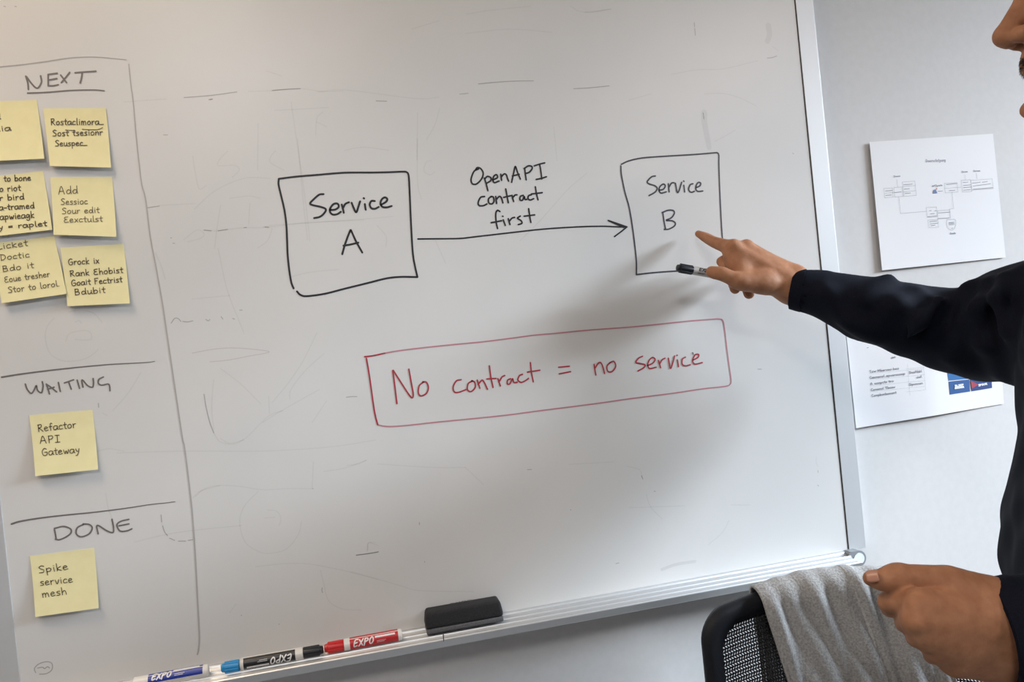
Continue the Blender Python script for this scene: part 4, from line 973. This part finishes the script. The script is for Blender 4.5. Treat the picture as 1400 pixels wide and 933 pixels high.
# ---- right hand (pointing)
WR = Zr(1060, 606, -.108)
ELR = at(1330, 452, -.205); SHR = np.array([.955, -.345, 1.345])
def right_hand(P):
    i1, i2, i3, i4 = Zr(306, 223, -.020), Zr(368, 254, -.036), Zr(436, 290, -.055), Zr(580, 338, -.086)
    d = chain(P, None, [(i1, rr(28)), (i2, rr(40)), (i3, rr(45)), (i4, rr(60))], 0, 4)
    w1, w2 = Zr(1040, 560, -.108), Zr(1020, 645, -.106)
    m4, r4, p4 = Zr(675, 335, -.080), Zr(765, 400, -.068), Zr(830, 462, -.058)
    palm = chain(P, None, [(i4, rr(60)), (w1, rr(74))], 0)
    for q, ra in ((m4, 62), (r4, 58), (p4, 54)):
        palm = smin(palm, chain(P, None, [(q, rr(ra)), (w1, rr(72))], 0), .010)
    palm = smin(palm, seg(P, Zr(640, 400, -.078), w2, rr(70), rr(75)), .014)
    palm = smin(palm, seg(P, w1, w2, rr(76), rr(78)), .010)
    palm = smin(palm, seg(P, Zr(560, 400, -.086), Zr(640, 530, -.104), rr(58), rr(66)), .014)
    palm = smin(palm, seg(P, Zr(640, 440, -.093), Zr(900, 570, -.104), rr(68), rr(80)), .016)
    d = smin(d, palm, .009)
    # knuckles and tendons on the back of the hand
    for q, s in ((Zr(572, 305, -.094), 34), (Zr(678, 305, -.088), 34), (Zr(770, 372, -.076), 30)):
        d = smin(d, np.sqrt(((P-q.astype(f32))**2).sum(-1))-f32(rr(s)), .008)
    for q, e in ((Zr(590, 330, -.097), Zr(980, 540, -.121)), (Zr(690, 330, -.092), Zr(990, 525, -.119))):
        d = smin(d, seg(P, q, e, .0022, .0030), .010)
    # curled fingers
    kd = .0035
    mid = chain(P, None, [(m4, rr(56)), (Zr(560, 400, -.046), rr(47)), (Zr(484, 436, -.062), rr(40)), (Zr(520, 480, -.074), rr(36))], 0)
    rng = chain(P, None, [(r4, rr(52)), (Zr(620, 450, -.036), rr(45)), (Zr(560, 570, -.050), rr(40)), (Zr(588, 645, -.066), rr(40))], 0)
    pky = chain(P, None, [(p4, rr(48)), (Zr(720, 520, -.034), rr(41)), (Zr(664, 615, -.046), rr(36)), (Zr(694, 682, -.060), rr(42))], 0)
    d = smin(d, mid, kd); d = smin(d, rng, kd); d = smin(d, pky, kd)
    # thumb
    th_ = chain(P, None, [(Zr(408, 514, -.098), rr(43)), (Zr(436, 522, -.101), rr(49)), (Zr(488, 530, -.108), rr(53)), (Zr(560, 562, -.112), rr(54)), (Zr(640, 588, -.114), rr(72)), (Zr(820, 590, -.112), rr(80))], 0, 3)
    d = smin(d, th_, .006)
    d = smin(d, seg(P, Zr(800, 590, -.112), w2, rr(78), rr(80)), .014)
    # forearm, into the sleeve
    d = smin(d, chain(P, None, [(Zr(1040, 604, -.107), rr(100)), (at(1084, 395, -.110), .0225), (at(1100, 398, -.119), .0215), (at(1125, 403, -.131), .0225), (at(1185, 424, -.153), .0270)], 0), .012)
    return d
CUFR = at(1083, 396, -.109); CUFL = Zl(925, 645, -.508)
SLR = [(CUFR, .0275), (at(1100, 398, -.119), .0300), (at(1125, 403, -.131), .0340), (at(1180, 422, -.152), .0450), (at(1250, 440, -.175), .0500), (at(1310, 454, -.193), .0565), (at(1348, 455, -.218), .0660), (at(1395, 445, -.255), .0770), (at(1470, 428, -.32), .085), (SHR+np.array([0, 0, -.02]), .085)]
# ---- left hand (loose fist, thumb on top)
WL = Zl(1075, 640, -.505); ELL = np.array([.885, -.640, 1.06]); SHL = B(-.02, -.205, 1.37)
def left_hand(P):
    d = chain(P, None, [(Zl(176, 312, -.482), rl(42)), (Zl(250, 322, -.486), rl(62)), (Zl(335, 306, -.490), rl(80)), (Zl(400, 306, -.492), rl(72)), (Zl(480, 305, -.495), rl(68)), (Zl(640, 328, -.500), rl(80)), (Zl(850, 420, -.500), rl(120))], 0, 3)
    im, mm, rm, pm = Zl(470, 462, -.515), Zl(450, 560, -.520), Zl(490, 650, -.516), Zl(575, 740, -.508)
    w1, w2 = Zl(1000, 540, -.510), Zl(1010, 720, -.506)
    kd = .0032
    fi = chain(P, None, [(im, rl(74)), (Zl(285, 452, -.482), rl(60)), (Zl(292, 490, -.462), rl(52)), (Zl(390, 500, -.452), rl(44))], 0)
    fm = chain(P, None, [(mm, rl(76)), (Zl(385, 578, -.482), rl(58)), (Zl(395, 590, -.462), rl(52)), (Zl(480, 570, -.452), rl(44))], 0)
    fr_ = chain(P, None, [(rm, rl(72)), (Zl(448, 668, -.484), rl(54)), (Zl(455, 680, -.462), rl(48)), (Zl(540, 650, -.452), rl(42))], 0)
    fp = chain(P, None, [(pm, rl(68)), (Zl(545, 775, -.480), rl(48)), (Zl(552, 770, -.464), rl(44)), (Zl(620, 740, -.456), rl(38))], 0)
    d = smin(d, fi, .004)
    palm = chain(P, None, [(im, rl(74)), (w1, rl(120))], 0)
    palm = smin(palm, chain(P, None, [(mm, rl(76)), (w1, rl(125))], 0), .010)
    palm = smin(palm, chain(P, None, [(rm, rl(74)), (w2, rl(125))], 0), .010)
    palm = smin(palm, chain(P, None, [(pm, rl(70)), (w2, rl(128))], 0), .010)
    palm = smin(palm, seg(P, Zl(690, 790, -.500), Zl(960, 780, -.498), rl(105), rl(110)), .014)
    palm = smin(palm, seg(P, Zl(640, 345, -.500), w1, rl(85), rl(120)), .014)
    palm = smin(palm, seg(P, Zl(560, 600, -.508), Zl(1000, 630, -.510), rl(110), rl(150)), .016)
    palm = smin(palm, seg(P, w1, w2, rl(150), rl(160)), .030)
    d = smin(d, palm, .007)
    for x in (fm, fr_, fp): d = smin(d, x, kd)
    for q, s in ((Zl(440, 470, -.522), 36), (Zl(445, 565, -.526), 34), (Zl(475, 655, -.522), 32)):
        d = smin(d, np.sqrt(((P-q.astype(f32))**2).sum(-1))-f32(rl(s)), .007)
    for q, e in ((Zl(460, 480, -.521), Zl(900, 550, -.528)), (Zl(470, 575, -.525), Zl(900, 620, -.529))):
        d = smin(d, seg(P, q, e, .0020, .0030), .010)
    fa = WL+(ELL-WL)*.5
    d = smin(d, seg(P, Zl(1030, 640, -.506), fa, .031, .033), .02)
    return d
# ---- head (local millimetres: x forward, y to his left, z up)
HD = np.array([-.78, .62, 0.0]); HD /= np.linalg.norm(HD); HL = np.array([-HD[1], HD[0], 0.0])*1.0   # HL: his left
HL = np.cross(UZ, HD)
tilt = math.radians(-3)
HX = HD*math.cos(tilt)+UZ*math.sin(tilt); HZ = np.cross(HX, HL)
NOSE = at(1374.5, 49, -.455)
HC = NOSE-(HX*.107+HZ*-.042)
HM = np.array([HX, HL, HZ])
def H(x, y, z): return HC+(HX*x+HL*y+HZ*z)*.001
def head(P):
    X = ((P-HC.astype(f32))@HM.T.astype(f32))*f32(1000)
    Xs = X.copy(); Xs[..., 1] = np.abs(Xs[..., 1])
    d = ell(X, (-8, 0, 40), (97, 75, 90))
    d = smin(d, ell(X, (28, 0, -30), (60, 62, 88)), 25)
    d = smin(d, seg(Xs, (-12, 50, -62), (56, 20, -138), 20, 17), 22)
    d = smin(d, seg(Xs, (80, 0, -144), (80, 8, -144), 17, 16), 16)
    d = smin(d, seg(Xs, (78, 34, 16), (85, 0, 12), 10, 11), 16)
    d = smin(d, ell(Xs, (58, 46, -30), (24, 22, 22)), 20)
    d = smax(d, -(np.sqrt(((Xs-np.array((90, 32, -2), f32))**2).sum(-1))-14), 10)
    d = smin(d, seg(X, (82, 0, -6), (107, 0, -42), 8.5, 10.5), 9)
    d = smin(d, seg(X, (107, 0, -42), (104, 0, -46), 11, 10), 4)
    d = smin(d, ell(Xs, (93, 13, -48), (13, 8, 9)), 5)
    d = smin(d, ell(X, (77.5, 0, -71), (20.5, 26, 18)), 10)
    d = smin(d, seg(Xs, (93, 0, -80), (86, 20, -86), 6.5, 4), 5)
    d = smin(d, ell(X, (81, 0, -121), (21, 26, 14)), 10)
    d = smin(d, seg(Xs, (98, 0, -120), (89, 18, -111), 7.5, 4.5), 5)
    d = smax(d, -ell(X, (97, 0, -98), (19, 16, 7)), 5)
    d = smax(d, -seg(Xs, (98, 6.5, -57), (92, 6.5, -50), 3.6, 3), 3)
    e = ell(Xs, (-4, 77, -14), (19, 7, 31)); e = smax(e, -ell(Xs, (0, 84, -12), (11, 6, 20)), 4)
    d = smin(d, e, 6)
    d = smin(d, seg(X, (-24, 0, -60), (-50, 0, -200), 58, 60), 25)
    return d*f32(.001)
# ---- trunk, arms and legs under the clothes
HIPR, HIPL = B(-.05, .10, .90), B(-.05, -.10, .90)
FTR, FTL = np.array([1.10, -.40, .09]), np.array([1.03, -.64, .09])
KNR, KNL = np.array([1.035, -.405, .49]), np.array([.975, -.61, .49])
NB = H(-50, 0, -190)
def trunk(P):
    d = seg(P, B(.0, -.10, 1.26), B(.0, .10, 1.26), .095, .095)
    d = smin(d, seg(P, B(.01, -.08, 1.08), B(.01, .08, 1.08), .095, .095), .10)
    d = smin(d, seg(P, B(0, -.08, .94), B(0, .08, .94), .10, .10), .10)
    d = smin(d, seg(P, NB, B(-.01, 0, 1.30), .058, .085), .06)
    d = smin(d, seg(P, SHL, SHR, .052, .052), .05)
    d = smin(d, chain(P, None, [(p, r*.60) for p, r in SLR[3:]], 0), .02)
    d = smin(d, seg(P, SHL, ELL, .050, .040), .03); d = smin(d, seg(P, ELL, ELL+(WL-ELL)*.72, .040, .031), .02)
    for h_, k_, a_ in ((HIPR, KNR, FTR), (HIPL, KNL, FTL)):
        d = smin(d, seg(P, h_, k_, .078, .056), .05); d = smin(d, seg(P, k_, a_, .055, .034), .02)
        d = smin(d, seg(P, a_-UZ*.02, a_+FD*.12-UZ*.05, .030, .020), .015)
    return d
bx = lambda pts, m: (np.min(pts, 0)-m, np.max(pts, 0)+m)
lo, hi = bx([Zr(280, 200, -.03), Zr(860, 720, -.03), at(1185, 424, -.153), Zr(700, 600, -.12)], .040)
body_r = sdf_mesh('hand_r', right_hand, lo, hi, .0015, m_skin, None, 4)
lo, hi = bx([Zl(130, 220, -.45), Zl(600, 920, -.54), WL+(ELL-WL)*.5], .042)
body_l = sdf_mesh('hand_l', left_hand, lo, hi, .0015, m_skin, None, 4)
lo, hi = bx([H(125, 0, 0), H(-110, 0, 0), H(0, 95, 0), H(0, -95, 0), H(0, 0, 135), H(-50, 0, -265)], .055)
body_h = sdf_mesh('head', head, lo, hi, .0024, m_skin, None, 1)
lo, hi = bx([SHR, SHL, ELR, ELL, WR, WL, NB, FTR+FD*.14, FTL+FD*.14, FTL-FD*.1], .10); lo[2] = 0.01
person = sdf_mesh('person', trunk, lo, hi, .009, m_skin, None, 2)
tag(person, 'person in a dark navy sweater pointing at the right-hand box on the whiteboard', 'person')
for o in (body_r, body_l, body_h):
    mod = person.modifiers.new('join', 'BOOLEAN'); mod.operation = 'UNION'; mod.solver = 'EXACT'; mod.object = o
dg = bpy.context.evaluated_depsgraph_get()
me = bpy.data.meshes.new_from_object(person.evaluated_get(dg))
person.modifiers.clear(); person.data = me
me.materials.clear(); me.materials.append(m_skin)
me.polygons.foreach_set('use_smooth', [True]*len(me.polygons)); me.polygons.foreach_set('material_index', [0]*len(me.polygons)); me.update()
print('person verts', len(me.vertices))
for o in (body_r, body_l, body_h): bpy.data.objects.remove(o)

# ---- sweater
def ft(px, py, Y): return at(px, py, Y)
FOLD_R = [[(1322, 392, -.245), (1318, 440, -.262), (1300, 490, -.235)], [(1350, 386, -.275), (1338, 420, -.288), (1345, 470, -.285), (1375, 505, -.28)], [(1372, 380, -.30), (1362, 410, -.32), (1372, 450, -.325)],
          [(1255, 400, -.195), (1225, 415, -.195), (1190, 445, -.170)], [(1215, 381, -.175), (1180, 410, -.178)], [(1130, 400, -.153), (1160, 440, -.165), (1200, 462, -.168)], [(1285, 410, -.222), (1260, 440, -.225), (1235, 470, -.205)]]
nl = CUFL-ELL; nl /= np.linalg.norm(nl); nr = SLR[0][0]-SLR[1][0]; nr /= np.linalg.norm(nr)
def sweater(P):
    d = seg(P, B(.002, -.115, 1.27), B(.002, .11, 1.27), .120, .118)
    d = smin(d, seg(P, B(.012, -.10, 1.10), B(.012, .095, 1.10), .124, .122), .10)
    d = smin(d, seg(P, B(.012, -.085, .92), B(.008, .075, .92), .118, .114), .08)
    d = smin(d, seg(P, B(.034, -.07, 1.015), B(.034, .075, 1.025), .122, .122), .06)
    d = smin(d, seg(P, NB-HX*.0+UZ*.02, B(-.01, 0, 1.32), .070, .11), .06)
    d = smin(d, seg(P, SHL, SHR, .072, .072), .06)
    a = chain(P, None, SLR, 0)
    a = smin(a, seg(P, SLR[5][0], SLR[7][0], .055, .07), .02)
    d = smin(d, a, .03)
    for f in FOLD_R:
        for p, q in zip(f[:-1], f[1:]): d = smin(d, seg(P, ft(p[0], p[1], p[2]+.009-(.018 if p[0] < 1300 else 0)), ft(q[0], q[1], q[2]+.009-(.018 if q[0] < 1300 else 0)), .003, .003), .026)
    d = smin(d, seg(P, SHL, ELL, .076, .060), .03)
    d = smin(d, seg(P, ELL, CUFL+nl*.03, .059, .0475), .02)
    n_ = np.sin(P[..., 0]*61+2*np.sin(P[..., 2]*37))*np.sin(P[..., 2]*53+1.5*np.sin(P[..., 1]*41))+.6*np.sin(P[..., 1]*97+P[..., 2]*71)
    d = d+f32(.0016)*n_
    # cut the sleeve ends, hem and hollow the openings
    d = smax(d, np.where(((P-CUFL.astype(f32))**2).sum(-1) < .015, (P-(CUFL+nl*.0).astype(f32))@nl.astype(f32), -1), .004)
    d = smax(d, np.where(((P-CUFR.astype(f32))**2).sum(-1) < .006, (P-CUFR.astype(f32))@nr.astype(f32), -1), .004)
    d = smin(d, seg(P, B(0, -.085, .84), B(-.01, .06, .84), .117, .113), .06)
    d = smax(d, f32(.80)-P[..., 2], .008)
    d = smax(d, -seg(P, CUFL+nl*.02, CUFL-nl*.025, .043, .040), .003)
    d = smax(d, -seg(P, CUFR+nr*.02, CUFR-nr*.016, .0240, .0240), .002)
    d = smax(d, P[..., 2]-f32(NB[2]+.055), .004)
    return d
lo, hi = bx([p for p, r in SLR]+[ELL, CUFL, B(.16, 0, 1), B(-.16, 0, 1), B(0, -.3, 1), B(0, .3, 1)], .09); lo[2] = .78; hi[2] = max(hi[2], NB[2]+.07)
sw = sdf_mesh('sweater', sweater, lo, hi, .0046, m_knit, person, 1)
# ribbed cuffs
m_rib = new_mat('navy_cuff_rib', (0.006, 0.008, 0.017), .9)
def cuff(p, n_, r, L, flare):
    prof = [(0, r-.003), (.0008, r), (L*.5, r+flare*.6), (L-.001, r+flare), (L, r+flare-.004)]
    o = lathe('cuff', p, p-n_*L, [(-.0005, r-.0035)]+prof, m_knit, None, 40, True, False)
    o.parent = sw; return o
cuff(CUFR+nr*.001, nr, .0284, .017, .0026)
cuff(CUFL+nl*.001, nl, .0475, .022, .0030)
def trousers(P):
    d = seg(P, B(-.015, -.08, .93), B(-.015, .08, .93), .108, .108)
    for h_, k_, a_ in ((HIPR, KNR, FTR), (HIPL, KNL, FTL)):
        d = smin(d, seg(P, h_, k_, .098, .076), .05); d = smin(d, seg(P, k_, a_-UZ*.04, .075, .064), .03)
    d = d+f32(.002)*np.sin(P[..., 2]*60+3*np.sin(P[..., 0]*30))
    d = smax(d, f32(.035)-P[..., 2], .006); d = smax(d, P[..., 2]-f32(.99), .006)
    return d
lo, hi = bx([HIPR, HIPL, FTR, FTL, KNR, KNL], .14); lo[2] = .015; hi[2] = 1.02
sdf_mesh('trousers', trousers, lo, hi, .009, m_trous, person, 1)
for ft_ in (FTR, FTL):
    def shoe(P):
        q = ft_.copy(); q[2] = .045
        d = seg(P, q-FD*.03, q+FD*.10-UZ*.005, .044, .040); d = smin(d, seg(P, q+FD*.10-UZ*.008, q+FD*.165-UZ*.012, .042, .034), .03)
        d = smin(d, seg(P, q, q+UZ*.05, .046, .047), .03)
        return smax(d, f32(.021)-P[..., 2], .003)
    lo, hi = bx([ft_-FD*.1, ft_+FD*.22], .07); lo[2] = 0.0; hi[2] = .17
    s_ = sdf_mesh('shoe', shoe, lo, hi, .005, m_shoe, person, 1)
    def sole(P):
        q = ft_.copy(); q[2] = .0
        X = P.copy(); X[..., 2] = 0
        d = np.minimum(seg(X, q-FD*.03, q+FD*.10, .046, .043), seg(X, q+FD*.10, q+FD*.167, .043, .035))
        return np.maximum(d, np.abs(P[..., 2]-f32(.011))-f32(.010))
    sdf_mesh('sole', sole, (lo[0], lo[1], -.01), (hi[0], hi[1], .035), .004, m_sole, s_, 0)
# ---- hair, moustache, eyes, nails
def hair(P):
    X = ((P-HC.astype(f32))@HM.T.astype(f32))*f32(1000)
    d = ell(X, (-10, 0, 46), (103, 82, 96))+2.0*np.sin(X[..., 0]*.35+2*np.sin(X[..., 1]*.11))*np.sin(X[..., 2]*.2+X[..., 1]*.25)
    d = smax(d, X[..., 0]*.62-X[..., 2]*.78-2, 10)             # hairline: off the face
    d = smax(d, -X[..., 2]-62, 8)
    d = smax(d, -ell(X, (-8, 0, 40), (90, 69, 84)), 2)
    return d*f32(.001)
lo, hi = bx([H(125, 0, 0), H(-125, 0, 0), H(0, 100, 0), H(0, -100, 0), H(0, 0, 150), H(0, 0, -70)], .05)
sdf_mesh('hair', hair, lo, hi, .0045, m_hair, person, 1)
bm = bmesh.new(); rnd = random.Random(3)
def strand(bm, p, q, r):
    d, u, v = basis(q-p); b = [bm.verts.new(tuple(p+(u*math.cos(a)+v*math.sin(a))*r)) for a in (0, 2.1, 4.2)]
    t = bm.verts.new(tuple(q))
    for i in range(3): bm.faces.new((b[i], b[(i+1) % 3], t))
_xs = np.arange(125, 45, -.5)
def skin_x(y, z):                                     # where the face surface lies, looking straight at it
    d = head(np.array([H(x, y, z) for x in _xs], dtype=f32)); i = np.argmax(d < 0)
    return float(_xs[i])
for _ in range(1300):
    y = rnd.uniform(-31, 31); z = -61-rnd.random()*15-abs(y)*.42
    x = skin_x(y, z)
    strand(bm, H(x-2, y, z), H(x+rnd.uniform(1.0, 2.6), y*1.06+rnd.uniform(-1.5, 1.5), z-rnd.uniform(4, 8)), .0005)
from_bm('moustache', bm, m_hair, person)
for sg in (-1, 1):
    bm = bmesh.new()
    for _ in range(160):
        t = rnd.random(); y = sg*(14+32*t); z = 17+5*math.sin(t*2.6)+rnd.uniform(-3, 3); x = skin_x(y, z)
        strand(bm, H(x-2, y, z), H(x+1.2, y+sg*6, z+rnd.uniform(-1, 2.5)), .0005)
    from_bm('eyebrow', bm, m_hair, person)
for y in (-32, 32):
    bm = bmesh.new(); bmesh.ops.create_uvsphere(bm, u_segments=20, v_segments=12, radius=.0122)
    e = from_bm('eye', bm, m_eye, person, True); e.location = H(71, y, -2)
    bm = bmesh.new(); bmesh.ops.create_uvsphere(bm, u_segments=14, v_segments=8, radius=.0078); i_ = from_bm('iris', bm, m_iris, e, True); i_.location = HX*.0052
# thumbnail of the lowered hand
def nail(pts, n_, wid, name='thumbnail'):
    V = []; m_ = 8
    A, Bp = np.array(pts[0]), np.array(pts[1]); ax_ = (Bp-A)/np.linalg.norm(Bp-A); sd = np.cross(ax_, n_); sd /= np.linalg.norm(sd); nn = np.cross(sd, ax_)
    if nn@n_ < 0: nn = -nn
    for j in range(m_+1):
        t = j/m_; w = wid*(1-.35*(2*t-1)**4*(1 if t < .5 else .6))
        for i in range(m_+1):
            s = (i/m_-.5)*2
            V.append(A+(Bp-A)*t+sd*s*w-nn*(.30*w*s*s))
    Fc = [(j*(m_+1)+i, j*(m_+1)+i+1, (j+1)*(m_+1)+i+1, (j+1)*(m_+1)+i) for j in range(m_) for i in range(m_)]
    o = link_mesh(name, V, Fc, m_nail, person, True)
    so = o.modifiers.new('t', 'SOLIDIFY'); so.thickness = .0008; so.offset = 1
    return o
tn = TOCAM(Zl(185, 305, -.49))
NA, NB_ = Zl(150, 300, -.482)+tn*.0062, Zl(222, 292, -.487)+tn*.0098
nail((NA, NB_), tn+UZ*.35, .0052)

# ---- the marker held in the pointing hand
a_, b_ = at(925.5, 366.0, -.083), at(1037, 386, -.072)
m_barrel2 = new_mat('pen_barrel_grey', (0.50, 0.47, 0.44), 0.4)
u_ = (b_-a_)/np.linalg.norm(b_-a_)
b_ = a_+u_*.100
hm = thing('dry_erase_marker', 'black-capped marker held in the pointing hand', 'marker', tuple(a_), 'dry-erase markers')
c = child(lathe('cap', a_, b_, cap_prof(.024, .0064), m_blkcap), hm); fr = cyl_frame(a_, b_); ribs(a_, fr, .0063, .005, .0235, m_blkcap, c)
brl = child(lathe('barrel', a_, b_, [(.024, .0058), (.0244, .0063), (.096, .0063), (.099, .0058), (.100, .005)], m_barrel2), hm)
V = []; x = .032
for g in EXPO:
    for s in g: V.append([(x+(q[0]+.18*q[1])*.0042, .0012+q[1]*.0028) for q in s])
    x += .0050
o = ink('lettering', V, .0013, m_blklab, lambda x, y: a_+fr[0]*x+(fr[1]*math.cos(y/.0065)+fr[2]*math.sin(y/.0065))*.0065, None)
child(o, hm); o.parent = brl; o.matrix_parent_inverse = brl.matrix_world.inverted()
o = ink('lettering', [[(.031, -.0018), (.0425, -.0018)], [(.031, -.0032), (.041, -.0032)]], .0006, m_blklab, lambda x, y: a_+fr[0]*x+(fr[1]*math.cos(y/.0065)+fr[2]*math.sin(y/.0065))*.0065, None)
child(o, hm); o.parent = brl; o.matrix_parent_inverse = brl.matrix_world.inverted()
